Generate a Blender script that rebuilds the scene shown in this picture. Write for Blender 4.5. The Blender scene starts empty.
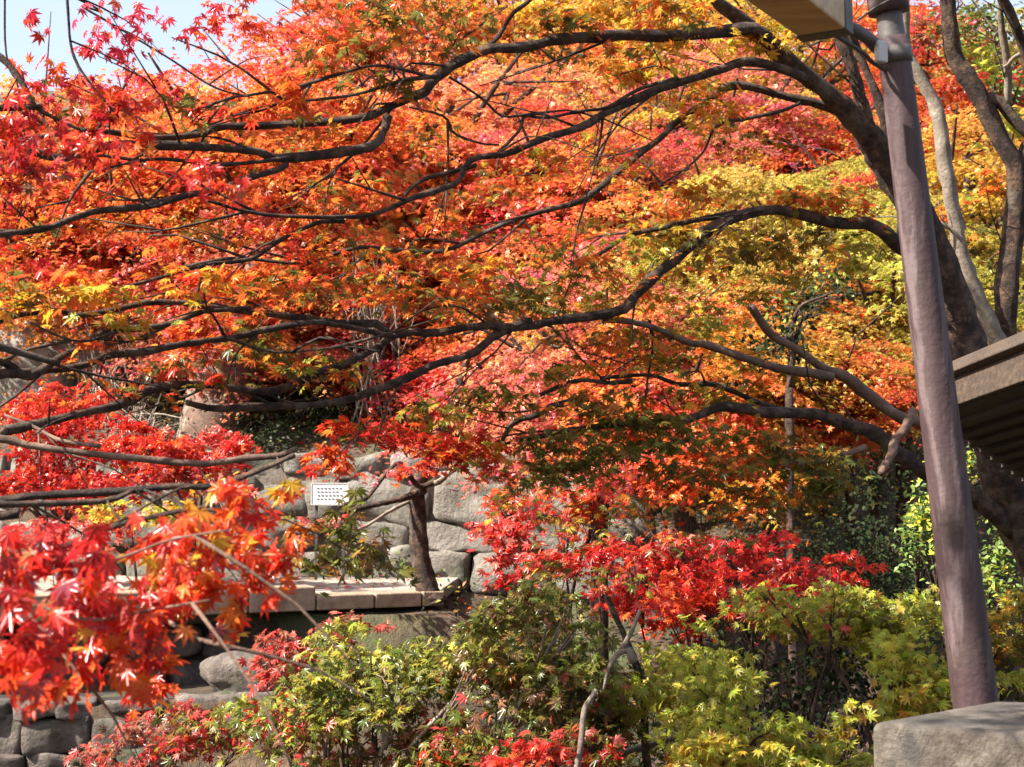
import bpy, bmesh, math, random
import numpy as np
from mathutils import Vector, noise as mnoise
R = math.radians
rng = np.random.default_rng(11)
random.seed(5)
scene = bpy.context.scene

# ------------------------------------------------------------------ camera, world, sun, exposure
FPX = 1024*50/36.0
CAM = np.array([0.0, 0.0, 1.6])
PITCH = math.atan(96.5/FPX)
cam_d = bpy.data.cameras.new('camera')
cam_d.lens = 50; cam_d.sensor_width = 36; cam_d.clip_start = .05; cam_d.clip_end = 900
cam_d.dof.use_dof = True; cam_d.dof.focus_distance = 6.6; cam_d.dof.aperture_fstop = 8
cam = bpy.data.objects.new('camera', cam_d); scene.collection.objects.link(cam)
cam.location = CAM; cam.rotation_euler = (math.pi/2+PITCH, 0, 0)
scene.camera = cam

SUN = Vector((-.68, -.30, .655)).normalized()
world = bpy.data.worlds.new('World'); scene.world = world; world.use_nodes = True
wn = world.node_tree; bg = wn.nodes['Background']
sky = wn.nodes.new('ShaderNodeTexSky'); sky.sky_type = 'NISHITA'; sky.sun_disc = False
sky.sun_elevation = math.asin(SUN.z); sky.sun_rotation = math.atan2(SUN.x, SUN.y)
sky.air_density = 1.0; sky.dust_density = 5.0; sky.ozone_density = 1.0
wtc = wn.nodes.new('ShaderNodeTexCoord'); wno = wn.nodes.new('ShaderNodeTexNoise'); wno.inputs['Scale'].default_value = 2.2; wno.inputs['Detail'].default_value = 6
wn.links.new(wtc.outputs['Generated'], wno.inputs['Vector'])
wr_ = wn.nodes.new('ShaderNodeValToRGB'); wr_.color_ramp.elements[0].position = .3; wr_.color_ramp.elements[0].color = (.35,)*3+(1,); wr_.color_ramp.elements[1].position = .65; wr_.color_ramp.elements[1].color = (.85,)*3+(1,)
wn.links.new(wno.outputs[0], wr_.inputs[0])
wm = wn.nodes.new('ShaderNodeMix'); wm.data_type = 'RGBA'; wn.links.new(wr_.outputs[0], wm.inputs[0]); wn.links.new(sky.outputs[0], wm.inputs[6]); wm.inputs[7].default_value = (1.65, 1.95, 2.5, 1)
wn.links.new(wm.outputs[2], bg.inputs[0]); bg.inputs[1].default_value = .13
sl = bpy.data.lights.new('sun', 'SUN'); sl.energy = 5.0; sl.angle = R(.5); sl.color = (1, .94, .84)
so = bpy.data.objects.new('sun', sl); scene.collection.objects.link(so)
so.rotation_euler = SUN.to_track_quat('Z', 'Y').to_euler(); so.location = (-20, -10, 25)
vs = scene.view_settings
vs.view_transform = 'Standard'; vs.look = 'None'; vs.gamma = 1; vs.exposure = 1.85; vs.use_curve_mapping = False
cy = scene.cycles
cy.max_bounces = 8; cy.diffuse_bounces = 6; cy.glossy_bounces = 2; cy.transmission_bounces = 5; cy.transparent_max_bounces = 4
cy.caustics_reflective = False; cy.caustics_refractive = False; cy.sample_clamp_indirect = 6
try:
    cy.use_denoising = True; cy.denoiser = 'OPENIMAGEDENOISE'
    cy.denoising_input_passes = 'RGB_ALBEDO_NORMAL'; cy.denoising_prefilter = 'ACCURATE'
except Exception: pass

cp, sp = math.cos(PITCH), math.sin(PITCH)
FW = np.array([0, cp, sp]); UP = np.array([0, -sp, cp]); RT = np.array([1., 0, 0])
def P(px, py, d):
    return CAM + d*(FW + (px-512)/FPX*RT - (py-383.5)/FPX*UP)

# ------------------------------------------------------------------ materials
def mat(name):
    m = bpy.data.materials.new(name); m.use_nodes = True
    nt = m.node_tree
    for n in list(nt.nodes): nt.nodes.remove(n)
    out = nt.nodes.new('ShaderNodeOutputMaterial')
    return m, nt, out
def N(nt, t, **kw):
    n = nt.nodes.new(t)
    for k, v in kw.items():
        if k in n.inputs.keys() if hasattr(n.inputs, 'keys') else False: n.inputs[k].default_value = v
        else: setattr(n, k, v)
    return n
def ramp(nt, fac, stops):
    r = nt.nodes.new('ShaderNodeValToRGB'); e = r.color_ramp.elements
    while len(e) < len(stops): e.new(.5)
    for i, (p, c) in enumerate(stops): e[i].position = p; e[i].color = (*c, 1)
    nt.links.new(fac, r.inputs[0]); return r.outputs[0]
def noise_tex(nt, scale, detail=5, rough=.6, vec=None):
    n = nt.nodes.new('ShaderNodeTexNoise'); n.inputs['Scale'].default_value = scale
    n.inputs['Detail'].default_value = detail; n.inputs['Roughness'].default_value = rough
    if vec is not None: nt.links.new(vec, n.inputs['Vector'])
    return n.outputs[0]
def mix(nt, fac, a, b, mode='MIX'):
    m = nt.nodes.new('ShaderNodeMix'); m.data_type = 'RGBA'; m.blend_type = mode
    for s, v in ((m.inputs[0], fac), (m.inputs[6], a), (m.inputs[7], b)):
        if hasattr(v, 'links') or isinstance(v, bpy.types.NodeSocket): nt.links.new(v, s)
        elif isinstance(v, (int, float)): s.default_value = v
        else: s.default_value = (*v, 1)
    return m.outputs[2]

def leaf_material(name, mode, gloss=.09, trans=.58, rough=.26):
    """mode 'attr': colour stored per leaf; mode 'object': colour of the tree object, varied leaf by leaf"""
    m, nt, out = mat(name); L = nt.links.new
    geo = nt.nodes.new('ShaderNodeNewGeometry')
    if mode == 'attr':
        a = nt.nodes.new('ShaderNodeAttribute'); a.attribute_name = 'leaf_colour'; col = a.outputs['Color']
    else:
        oi = nt.nodes.new('ShaderNodeObjectInfo')
        tc = nt.nodes.new('ShaderNodeTexCoord')
        nz = noise_tex(nt, .9, 2, .5, tc.outputs['Object'])
        ad = nt.nodes.new('ShaderNodeMath'); ad.operation = 'MULTIPLY_ADD'; L(nz, ad.inputs[0]); ad.inputs[1].default_value = .15; ad.inputs[2].default_value = .5-.07
        ri = nt.nodes.new('ShaderNodeMath'); ri.operation = 'MULTIPLY_ADD'; L(geo.outputs['Random Per Island'], ri.inputs[0]); ri.inputs[1].default_value = .05; ri.inputs[2].default_value = -.022
        s = nt.nodes.new('ShaderNodeMath'); s.operation = 'ADD'; L(ad.outputs[0], s.inputs[0]); L(ri.outputs[0], s.inputs[1])
        wn_ = nt.nodes.new('ShaderNodeTexWhiteNoise'); wn_.noise_dimensions = '1D'; L(geo.outputs['Random Per Island'], wn_.inputs['W'])
        v = nt.nodes.new('ShaderNodeMath'); v.operation = 'MULTIPLY_ADD'; L(wn_.outputs[0], v.inputs[0]); v.inputs[1].default_value = .7; v.inputs[2].default_value = .62
        hs = nt.nodes.new('ShaderNodeHueSaturation'); L(s.outputs[0], hs.inputs['Hue']); L(v.outputs[0], hs.inputs['Value']); L(oi.outputs['Color'], hs.inputs['Color'])
        col = hs.outputs[0]
    d = nt.nodes.new('ShaderNodeBsdfDiffuse'); L(col, d.inputs[0])
    t = nt.nodes.new('ShaderNodeBsdfTranslucent')
    g = nt.nodes.new('ShaderNodeGamma'); L(col, g.inputs[0]); g.inputs[1].default_value = .93; L(g.outputs[0], t.inputs[0])
    mx = nt.nodes.new('ShaderNodeMixShader'); mx.inputs[0].default_value = trans; L(d.outputs[0], mx.inputs[1]); L(t.outputs[0], mx.inputs[2])
    gl = nt.nodes.new('ShaderNodeBsdfGlossy'); gl.inputs['Roughness'].default_value = rough; gl.inputs[0].default_value = (1, 1, 1, 1)
    fr = nt.nodes.new('ShaderNodeFresnel'); fr.inputs[0].default_value = 1.42
    fm = nt.nodes.new('ShaderNodeMath'); fm.operation = 'MULTIPLY_ADD'; L(fr.outputs[0], fm.inputs[0]); fm.inputs[1].default_value = .10; fm.inputs[2].default_value = gloss*.14
    m2 = nt.nodes.new('ShaderNodeMixShader'); L(fm.outputs[0], m2.inputs[0]); L(mx.outputs[0], m2.inputs[1]); L(gl.outputs[0], m2.inputs[2])
    L(m2.outputs[0], out.inputs[0])
    return m
LEAF = leaf_material('maple_leaves', 'attr')
LEAF_OBJ = leaf_material('hillside_leaves', 'object')
LEAF_DULL = leaf_material('dull_leaves', 'attr', gloss=0, trans=.15, rough=.6)
LEAF_WAX = leaf_material('waxy_leaves', 'attr', gloss=.05, trans=.25, rough=.4)

def surface(name, stops, scale, rough=.85, bump=.4, bscale=None, scale_vec=(1,1,1), extra=None, bdist=.02):
    m, nt, out = mat(name); L = nt.links.new
    tc = nt.nodes.new('ShaderNodeTexCoord'); mp = nt.nodes.new('ShaderNodeMapping'); L(tc.outputs['Object'], mp.inputs[0])
    mp.inputs['Scale'].default_value = scale_vec
    n = noise_tex(nt, scale, 7, .65, mp.outputs[0]); col = ramp(nt, n, stops)
    if extra:
        n2 = noise_tex(nt, extra[0], 4, .6, tc.outputs['Object']); f = ramp(nt, n2, [(extra[1], (0,0,0)), (extra[2], (1,1,1))])
        col = mix(nt, f, col, extra[3])
    b = nt.nodes.new('ShaderNodeBsdfPrincipled'); L(col, b.inputs['Base Color']); b.inputs['Roughness'].default_value = rough
    bu = nt.nodes.new('ShaderNodeBump'); bu.inputs['Strength'].default_value = bump; bu.inputs['Distance'].default_value = bdist
    L(noise_tex(nt, bscale or scale*3, 6, .7, mp.outputs[0]), bu.inputs['Height']); L(bu.outputs[0], b.inputs['Normal'])
    L(b.outputs[0], out.inputs[0]); return m
BARK = surface('dark_bark', [(.36,(.012,.006,.004)),(.5,(.045,.023,.014)),(.62,(.125,.072,.045))], 16, .92, 1.0, 55, extra=(5,.56,.7,(.12,.095,.07)), bdist=.03)
BARK_GREY = surface('grey_bark', [(.3,(.1,.075,.055)),(.55,(.22,.18,.14)),(.75,(.4,.35,.28))], 9, .88, .6, 40)
BARK_BROWN = surface('brown_bark', [(.3,(.06,.032,.022)),(.55,(.13,.075,.05)),(.75,(.25,.17,.12))], 10, .85, .6, 40)
SOIL = surface('hillside_soil', [(.3,(.025,.017,.011)),(.45,(.055,.036,.023)),(.58,(.09,.057,.033)),(.72,(.17,.11,.062))], 3.2, .95, .9, 14, bdist=.08, extra=(.6,.5,.66,(.07,.085,.03)))
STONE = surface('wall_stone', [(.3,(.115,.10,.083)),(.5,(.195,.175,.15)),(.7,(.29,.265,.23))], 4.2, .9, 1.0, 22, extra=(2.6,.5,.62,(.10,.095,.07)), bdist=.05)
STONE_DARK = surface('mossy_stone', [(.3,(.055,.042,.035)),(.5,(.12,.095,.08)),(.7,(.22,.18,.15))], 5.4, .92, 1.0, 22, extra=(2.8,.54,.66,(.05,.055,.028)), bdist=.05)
MORTAR = surface('earthy_joints', [(.3,(.07,.055,.04)),(.5,(.14,.115,.09)),(.7,(.22,.19,.15))], 9, .95, .8, 40)
SLAB = surface('terrace_slab', [(.3,(.15,.13,.105)),(.5,(.25,.225,.19)),(.7,(.34,.31,.265))], 5, .85, .25, 18, extra=(1.3,.58,.7,(.33,.27,.21)))
CURB = surface('kerb_stone', [(.3,(.14,.095,.06)),(.5,(.24,.175,.12)),(.7,(.35,.275,.195))], 8, .88, .4, 30)
CONC = surface('plinth_stone', [(.3,(.04,.030,.021)),(.5,(.095,.078,.06)),(.66,(.18,.155,.125))], 16, .92, 1.0, 110, extra=(6,.5,.62,(.06,.052,.045)), bdist=.008)
WOOD = surface('weathered_wood', [(.3,(.016,.010,.006)),(.5,(.038,.023,.014)),(.7,(.075,.048,.03))], 4, .85, .6, 12, scale_vec=(1.2,12,12), bdist=.006)
WOODT = surface('tan_wood', [(.3,(.3,.19,.09)),(.5,(.42,.28,.14)),(.7,(.52,.36,.2))], 3, .6, .25, 12, scale_vec=(1,9,9), bdist=.004)
DARKW = surface('dark_wood', [(.3,(.012,.009,.007)),(.6,(.03,.021,.015))], 4, .8, .4, 20)
METAL = surface('dark_iron', [(.3,(.03,.026,.026)),(.6,(.07,.06,.055))], 8, .55, .2, 40)
PALEM = surface('galvanised_metal', [(.3,(.3,.29,.27)),(.6,(.45,.44,.41))], 12, .5, .2, 40)
SIGNW = surface('white_sign_board', [(.3,(.72,.72,.7)),(.6,(.8,.8,.79))], 5, .5, .05, 40)
INK = surface('sign_lettering', [(.3,(.1,.1,.11)),(.6,(.16,.16,.17))], 5, .6, .05, 40)
ROOFT = surface('bark_roofing', [(.3,(.03,.02,.015)),(.6,(.07,.048,.034))], 5, .9, .7, 30)
# purple brown pole paint; pale streaks are rubbed chalk and painted dapples of light
def pole_mat():
    m, nt, out = mat('purple_brown_paint'); L = nt.links.new
    tc = nt.nodes.new('ShaderNodeTexCoord'); mp = nt.nodes.new('ShaderNodeMapping'); L(tc.outputs['Object'], mp.inputs[0]); mp.inputs['Scale'].default_value = (34, 34, 3.0)
    n = noise_tex(nt, 1.0, 6, .6, mp.outputs[0]); base = ramp(nt, n, [(.3,(.026,.012,.013)),(.55,(.042,.021,.022)),(.75,(.068,.038,.039))])
    n2 = noise_tex(nt, .55, 5, .65, mp.outputs[0]); f = ramp(nt, n2, [(.53,(0,0,0)),(.63,(1,1,1))]); col = mix(nt, f, base, (.105,.072,.072))
    n3 = noise_tex(nt, 5, 6, .7, tc.outputs['Object']); f3 = ramp(nt, n3, [(.58,(0,0,0)),(.7,(1,1,1))]); col = mix(nt, f3, col, (.045,.028,.024))
    b = nt.nodes.new('ShaderNodeBsdfPrincipled'); L(col, b.inputs['Base Color']); b.inputs['Roughness'].default_value = .68
    bu = nt.nodes.new('ShaderNodeBump'); bu.inputs['Strength'].default_value = .5; bu.inputs['Distance'].default_value = .004
    L(noise_tex(nt, 60, 3, .5, tc.outputs['Object']), bu.inputs['Height']); L(bu.outputs[0], b.inputs['Normal'])
    L(b.outputs[0], out.inputs[0]); return m
POLEM = pole_mat()

# ------------------------------------------------------------------ object helpers
def link(o): scene.collection.objects.link(o); return o
def tag(o, label=None, cat=None, group=None, kind=None):
    if label: o['label'] = label
    if cat: o['category'] = cat
    if group: o['group'] = group
    if kind: o['kind'] = kind
    return o
def root(name, loc, label, cat, group=None):
    o = link(bpy.data.objects.new(name, None)); o.location = tuple(float(v) for v in loc); o.empty_display_size = .2
    return tag(o, label, cat, group)
def mesh_np(name, V, F, m, parent=None, loc=None, smooth=False, cols=None):
    """V (n,3); F list of (k,4)/(k,3) index arrays"""
    V = np.asarray(V, np.float32)
    if loc is not None: V = V-np.asarray(loc, np.float32)
    me = bpy.data.meshes.new(name)
    me.vertices.add(len(V)); me.vertices.foreach_set('co', V.ravel())
    idx = []; tot = []
    for f in F:
        f = np.asarray(f, np.int32)
        if len(f) == 0: continue
        idx.append(f.ravel()); tot.append(np.full(len(f), f.shape[1], np.int32))
    idx = np.concatenate(idx); tot = np.concatenate(tot); st = np.concatenate([[0], np.cumsum(tot)[:-1]]).astype(np.int32)
    me.loops.add(len(idx)); me.loops.foreach_set('vertex_index', idx)
    me.polygons.add(len(tot)); me.polygons.foreach_set('loop_start', st); me.polygons.foreach_set('loop_total', tot)
    if smooth: me.polygons.foreach_set('use_smooth', np.ones(len(tot), bool))
    me.update(calc_edges=True); me.validate()
    if cols is not None:
        a = me.attributes.new('leaf_colour', 'FLOAT_COLOR', 'POINT')
        c = np.ones((len(V), 4), np.float32); c[:, :3] = cols; a.data.foreach_set('color', c.ravel())
    me.materials.append(m)
    o = link(bpy.data.objects.new(name, me))
    if parent is not None: o.parent = parent
    return o
def bm_obj(name, bm, m, parent=None, loc=None, smooth=False, bevel=0):
    if loc is not None: bmesh.ops.translate(bm, vec=-Vector([float(v) for v in loc]), verts=bm.verts)
    if bevel: bmesh.ops.bevel(bm, geom=list(bm.edges), offset=bevel, segments=2, profile=.5, affect='EDGES')
    bmesh.ops.recalc_face_normals(bm, faces=bm.faces)
    me = bpy.data.meshes.new(name); bm.to_mesh(me); bm.free()
    if smooth:
        for p in me.polygons: p.use_smooth = True
    me.materials.append(m); o = link(bpy.data.objects.new(name, me))
    if parent is not None: o.parent = parent
    return o
def prism(bm, quad_bottom, quad_top):
    a = [bm.verts.new([float(c) for c in v]) for v in quad_bottom]; b = [bm.verts.new([float(c) for c in v]) for v in quad_top]
    n = len(a); bm.faces.new(a[::-1]); bm.faces.new(b)
    for i in range(n): bm.faces.new((a[i], a[(i+1)%n], b[(i+1)%n], b[i]))
def box(bm, c, s, rz=0):
    ca, sa = math.cos(rz), math.sin(rz); x, y, z = s[0]/2, s[1]/2, s[2]/2
    q = [(-x,-y),(x,-y),(x,y),(-x,y)]; q = [(c[0]+a*ca-b*sa, c[1]+a*sa+b*ca) for a, b in q]
    prism(bm, [(*p, c[2]-z) for p in q], [(*p, c[2]+z) for p in q])
def catmull(pts, n):
    pts = np.asarray(pts, float)
    if len(pts) < 3:
        t = np.linspace(0, 1, n)[:, None]; return pts[0]*(1-t)+pts[-1]*t
    q = np.vstack([2*pts[0]-pts[1], pts, 2*pts[-1]-pts[-2]]); out = []
    for t in np.linspace(0, len(pts)-1-1e-6, n):
        i = int(t); u = t-i; a, b, c, d = q[i], q[i+1], q[i+2], q[i+3]
        out.append(.5*((2*b)+(-a+c)*u+(2*a-5*b+4*c-d)*u*u+(-a+3*b-3*c+d)*u**3))
    return np.array(out)
class Tubes:
    def __init__(s): s.V = []; s.F = []; s.n = 0
    def add(s, pts, radii, sides=8, rough=.12, step=None, sub=None):
        pts = np.asarray(pts, float)
        ln = np.linalg.norm(np.diff(pts, axis=0), axis=1).sum()
        n = sub or max(3, min(60, int(ln/(step or max(.03, 1.4*np.mean(radii))))))
        c = catmull(pts, n); r = np.interp(np.linspace(0, 1, n), np.linspace(0, 1, len(radii)), radii)
        t = np.gradient(c, axis=0); t /= np.linalg.norm(t, axis=1)[:, None]+1e-9
        up = np.array([0, 0, 1.]) if abs(t[0][2]) < .9 else np.array([0, 1., 0])
        ring = []
        ph = rng.random()*6
        for i in range(n):
            u = np.cross(up, t[i]); u /= np.linalg.norm(u)+1e-9; w = np.cross(t[i], u); up = w
            a = np.arange(sides)*2*math.pi/sides
            rr = r[i]*(1+rough*np.sin(2*a+ph+i*.35)*.6+rough*rng.normal(size=sides)*.6)
            ring.append(c[i]+np.cos(a)[:, None]*u*rr[:, None]+np.sin(a)[:, None]*w*rr[:, None])
        V = np.vstack(ring+[c[:1], c[-1:]]); b = s.n
        i, j = np.meshgrid(np.arange(n-1), np.arange(sides), indexing='ij'); i = i.ravel(); j = j.ravel(); k = (j+1) % sides
        s.F.append(np.stack([b+i*sides+j, b+i*sides+k, b+(i+1)*sides+k, b+(i+1)*sides+j], 1))
        j = np.arange(sides); k = (j+1) % sides
        s.F.append(np.stack([np.full(sides, b+n*sides), b+k, b+j, b+j], 1)[:, :3])
        s.F.append(np.stack([np.full(sides, b+n*sides+1), b+(n-1)*sides+j, b+(n-1)*sides+k], 1))
        s.V.append(V); s.n += len(V); return c
    def build(s, name, m, parent, loc):
        return mesh_np(name, np.vstack(s.V), s.F, m, parent, loc, smooth=True)

# ------------------------------------------------------------------ leaves
def leaf_template(kind):
    V = []; T = []
    if kind == 'maple':      # seven folded lobes, webbed near the middle
        for ang, ln in ((0,1),(36,.93),(-36,.93),(72,.74),(-72,.74),(115,.42),(-115,.42)):
            a = R(ang); dx = np.array([math.sin(a), math.cos(a)]); nx = np.array([dx[1], -dx[0]]); b = len(V)
            p = [np.zeros(2), dx*ln*.46+nx*ln*.155, dx*ln, dx*ln*.46-nx*ln*.155]
            zz = [0, .05-.05*ln, -.26*ln*ln, .05-.05*ln]
            V += [(q[0], q[1], z) for q, z in zip(p, zz)]; V[b] = (0, 0, -.01)
            T += [(b, b+1, b+2), (b, b+2, b+3)]
        b = len(V); V += [(-.012, 0, 0), (.012, 0, 0), (.05, -.6, .12)]; T += [(b, b+1, b+2)]
    elif kind == 'star':     # five plain lobes
        V.append((0, 0, 0))
        for ang, ln in ((0,1),(44,.9),(-44,.9),(92,.6),(-92,.6)):
            a = R(ang); dx = np.array([math.sin(a), math.cos(a)]); nx = np.array([dx[1], -dx[0]]); b = len(V)
            V += [(*(dx*ln*.42+nx*.19*ln), .02), (*(dx*ln), -.22*ln), (*(dx*ln*.42-nx*.19*ln), .02)]
            T += [(0, b, b+1), (0, b+1, b+2)]
    else:                    # oval evergreen leaf
        V = [(0,0,0),(.26,.45,.05),(0,1,-.12),(-.26,.45,.05),(0,.5,-.03)]; T = [(0,1,4),(1,2,4),(2,3,4),(3,0,4)]
    V = np.array(V); V[:, 1] -= .25
    return V, np.array(T)
TPL = {k: leaf_template(k) for k in ('maple', 'star', 'oval')}
def shade(K, tv):    # a real leaf: yellower at the heart, redder and browner at the lobe tips
    r = np.clip(np.linalg.norm(tv[:, :2]+np.array([0, .25]), axis=1), 0, 1)[None, :, None]
    a = np.array([1.04, 1.28, 1.12]); b = np.array([.94, .74, .85])
    v = K[:, None]*(a*(1-r)+b*r)*(1+rng.normal(0, .05, (len(K), len(tv), 1)))
    return np.clip(v, .003, .82).reshape(-1, 3)
class Leaves:
    def __init__(s): s.C = []; s.Nn = []; s.T = []; s.S = []; s.K = []
    def add(s, c, nrm, tip, size, col): s.C.append(c); s.Nn.append(nrm); s.T.append(tip); s.S.append(size); s.K.append(col)
    def build(s, name, m, parent, loc, kind='maple', with_col=True):
        C = np.vstack(s.C); Z = np.vstack(s.Nn); T = np.vstack(s.T); S = np.concatenate(s.S); K = np.vstack(s.K)
        Z = Z/(np.linalg.norm(Z, axis=1)[:, None]+1e-9); T = T-Z*(T*Z).sum(1)[:, None]; T /= np.linalg.norm(T, axis=1)[:, None]+1e-9
        X = np.cross(T, Z); tv, tf = TPL[kind]
        V = C[:, None]+S[:, None, None]*(tv[None, :, :1]*X[:, None]+tv[None, :, 1:2]*T[:, None]+tv[None, :, 2:]*Z[:, None])
        F = (tf[None]+(np.arange(len(C))*len(tv))[:, None, None]).reshape(-1, 3)
        return mesh_np(name, V.reshape(-1, 3), [F], m, parent, loc, cols=shade(K, tv) if with_col else None)
PAL = {  # leaf colours, albedo
 'red':   [(.52,.022,.014),(.60,.04,.016),(.40,.014,.014),(.62,.09,.02)],
 'deep':  [(.40,.014,.016),(.52,.022,.018),(.30,.012,.016),(.48,.03,.03)],
 'pink':  [(.58,.07,.06),(.62,.14,.11),(.50,.04,.04),(.60,.12,.05)],
 'sky':   [(.62,.035,.07),(.68,.06,.09),(.52,.025,.05),(.66,.1,.05)],
 'ored':  [(.66,.08,.02),(.62,.045,.018),(.68,.15,.025),(.5,.05,.02)],
 'orange':[(.68,.17,.025),(.66,.11,.025),(.70,.25,.035),(.55,.1,.02)],
 'yellow':[(.66,.36,.03),(.62,.28,.03),(.60,.40,.05),(.64,.2,.02)],
 'gold':  [(.5,.30,.03),(.42,.28,.03),(.55,.2,.02),(.36,.26,.04)],
 'olive': [(.145,.115,.022),(.105,.095,.02),(.21,.15,.028),(.30,.12,.028)],  # olive lowered to hold the shade of the canopy above
 'ogreen':[(.17,.16,.032),(.12,.125,.027),(.25,.21,.04),(.32,.17,.04)],
 'green': [(.16,.17,.035),(.11,.13,.028),(.26,.24,.05),(.24,.14,.045)],
 'yg':    [(.40,.38,.055),(.32,.32,.045),(.48,.38,.06),(.24,.25,.035)],
 'lime':  [(.50,.47,.055),(.38,.40,.045),(.56,.46,.07),(.3,.33,.035)],
 'mauve': [(.30,.045,.06),(.38,.06,.05),(.24,.05,.07),(.3,.12,.05)],  # purplish reds: leaf shade and sky reflection put into the colour
 'dark':  [(.016,.026,.010),(.024,.032,.012),(.012,.02,.008),(.03,.034,.012)],  # evergreen greens deepened, shade of the hollows put into the colour
 'bush':  [(.1,.16,.03),(.16,.22,.05),(.08,.12,.03),(.22,.26,.08)],
 'brown': [(.2,.09,.05),(.3,.13,.07),(.14,.07,.04),(.4,.16,.1)],
}
def pick(pal, n):
    """pal: 'red' or 'red:3 yellow:1'"""
    C = []; W = []
    for tok in pal.split():
        k, _, w = tok.partition(':'); w = float(w or 1)
        for i, c in enumerate(PAL[k]): C.append(c); W.append(w*(1.6, 1.2, .8, .5)[i])
    W = np.array(W)/sum(W); c = np.array(C)[rng.choice(len(C), n, p=W)]
    return np.clip(c*(rng.uniform(.75, 1.2, (n, 1)))*(1+rng.normal(0, .06, (n, 3))), .004, .8)
def rand_unit(n):
    v = rng.normal(size=(n, 3)); return v/np.linalg.norm(v, axis=1)[:, None]
def layered(L, c, rx, ry, rz, n, size, pal, subs=None, face=(0, 0, 1), spread=.75, hang=.25, flat=.10, jit=.35, mixsub=False):
    """a maple spray: several thin drooping layers of leaves round a centre"""
    c = np.asarray(c, float); subs = subs or max(2, int(3+6*rz/max(rx, .01)))
    per = max(1, n//subs)
    for k in range(subs):
        u = rand_unit(1)[0]*rng.random()**.45; cc = c+u*np.array([rx, ry, rz])*.72
        a = rng.uniform(.38, .62); r1, r2 = rx*a, ry*a; m = int(per*rng.uniform(.6, 1.5))+1
        ph = rng.random(m)*2*math.pi; rr = np.sqrt(rng.random(m))*np.clip(1+.3*np.sin(3*ph+rng.random()*6)+.2*np.sin(7*ph), .3, 1.5)
        dx, dy = rr*np.cos(ph), rr*np.sin(ph)
        tilt = rng.normal(0, .22, 2); th = max(flat*rx, .02)
        z = dx*r1*tilt[0]+dy*r2*tilt[1]-.28*rr**2*r1+rng.normal(0, th*.55, m)
        p = cc+np.stack([dx*r1, dy*r2, z], 1)
        nrm = np.asarray(face, float)+rand_unit(m)*spread; tip = np.stack([dx, dy, np.zeros(m)], 1)+rand_unit(m)*.6-np.array([0, 0, hang*1.5])
        L.add(p, nrm, tip, size*rng.uniform(1-jit, 1+jit*.7, m), pick(pal, m))
def spray_px(L, px, py, d, rx, ry, pal, size=.05, cov=1.4, depth=.8, **kw):
    k = d/FPX; n = int(cov*math.pi*rx*ry/((size/k)**2*.55))
    layered(L, P(px, py, d), rx*k, rx*k*depth, ry*k, max(n, 6), size, pal, **kw)

# ------------------------------------------------------------------ ground
def sstep(a, b, x): t = np.clip((x-a)/(b-a), 0, 1); return t*t*(3-2*t)
def ground_z(x, y):
    x = np.asarray(x, float); y = np.asarray(y, float)
    near = -2.0*sstep(3.0, 5.0, y)
    left = np.where(y < 10.45, near, np.where(y < 11.75, -.02, np.where(y < 14.3, .5, 1.75+.41*(np.minimum(y, 43)-14.5))))
    right = near+np.maximum(0, .47*(np.minimum(y, 44)-9.0))
    w = sstep(-.7, 1.1, x)
    bump = .12*np.sin(x*1.3+y*.4)*np.sin(y*.9-x*.3)*sstep(15, 18, y)
    return left*(1-w)+right*w+bump
def build_ground():
    xs = np.unique(np.concatenate([np.arange(-300, -24, 12), np.arange(-24, -8, .8), np.arange(-8, 8, .22), np.arange(8, 24.1, .8), np.arange(24, 301, 12)]))
    ys = np.unique(np.round(np.concatenate([np.arange(-120, -6, 8), np.arange(-6, 3, .5), np.arange(3, 16, .2), [10.44, 10.46, 11.74, 11.76, 14.29, 14.31], np.arange(16, 50, .6), np.arange(50, 500, 15)]), 3))
    X, Y = np.meshgrid(xs, ys); Z = ground_z(X, Y)+rng.normal(0, .015, X.shape)
    V = np.stack([X, Y, Z], -1).reshape(-1, 3); nx = len(xs)
    i, j = np.meshgrid(np.arange(len(ys)-1), np.arange(nx-1), indexing='ij'); q = (i*nx+j).ravel()
    tag(mesh_np('ground', V, [np.stack([q, q+1, q+nx+1, q+nx], 1)], SOIL, smooth=True), kind='structure')
build_ground()

# fallen leaves on the slope and terrace: nobody could count them
def litter():
    L = Leaves(); n = 16000
    x = rng.uniform(-9, 12, n); y = rng.uniform(5, 34, n)
    z = ground_z(x, y)+.03; s = (x > -.7) | (y > 14.6) | (y < 10)
    x, y, z = x[s], y[s], z[s]; m = len(x)
    L.add(np.stack([x, y, z], 1), np.array([0, 0, 1.])+rand_unit(m)*.7, rand_unit(m), rng.uniform(.03, .06, m), pick('brown:3 orange:1 red:1 gold:1', m))
    n2 = 420; a = rng.random(n2); yy = rng.uniform(10.9, 14.2, n2); xx = rng.uniform(-4.5, -.7, n2)
    k2 = (xx < (yy-12.6)/.42-.5) | (yy > 12.6); xx, yy = xx[k2], yy[k2]; n2 = len(xx)
    L.add(np.stack([xx, yy, np.full(n2, .668)], 1), np.array([0, 0, 1.])+rand_unit(n2)*.35, rand_unit(n2), rng.uniform(.025, .05, n2), pick('brown:2 orange red:2 gold', n2))
    o = L.build('fallen_leaves', LEAF, None, None, 'star'); tag(o, 'brown and orange fallen leaves littering the slope under the maples', 'fallen leaves', kind='stuff')
litter()
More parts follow.
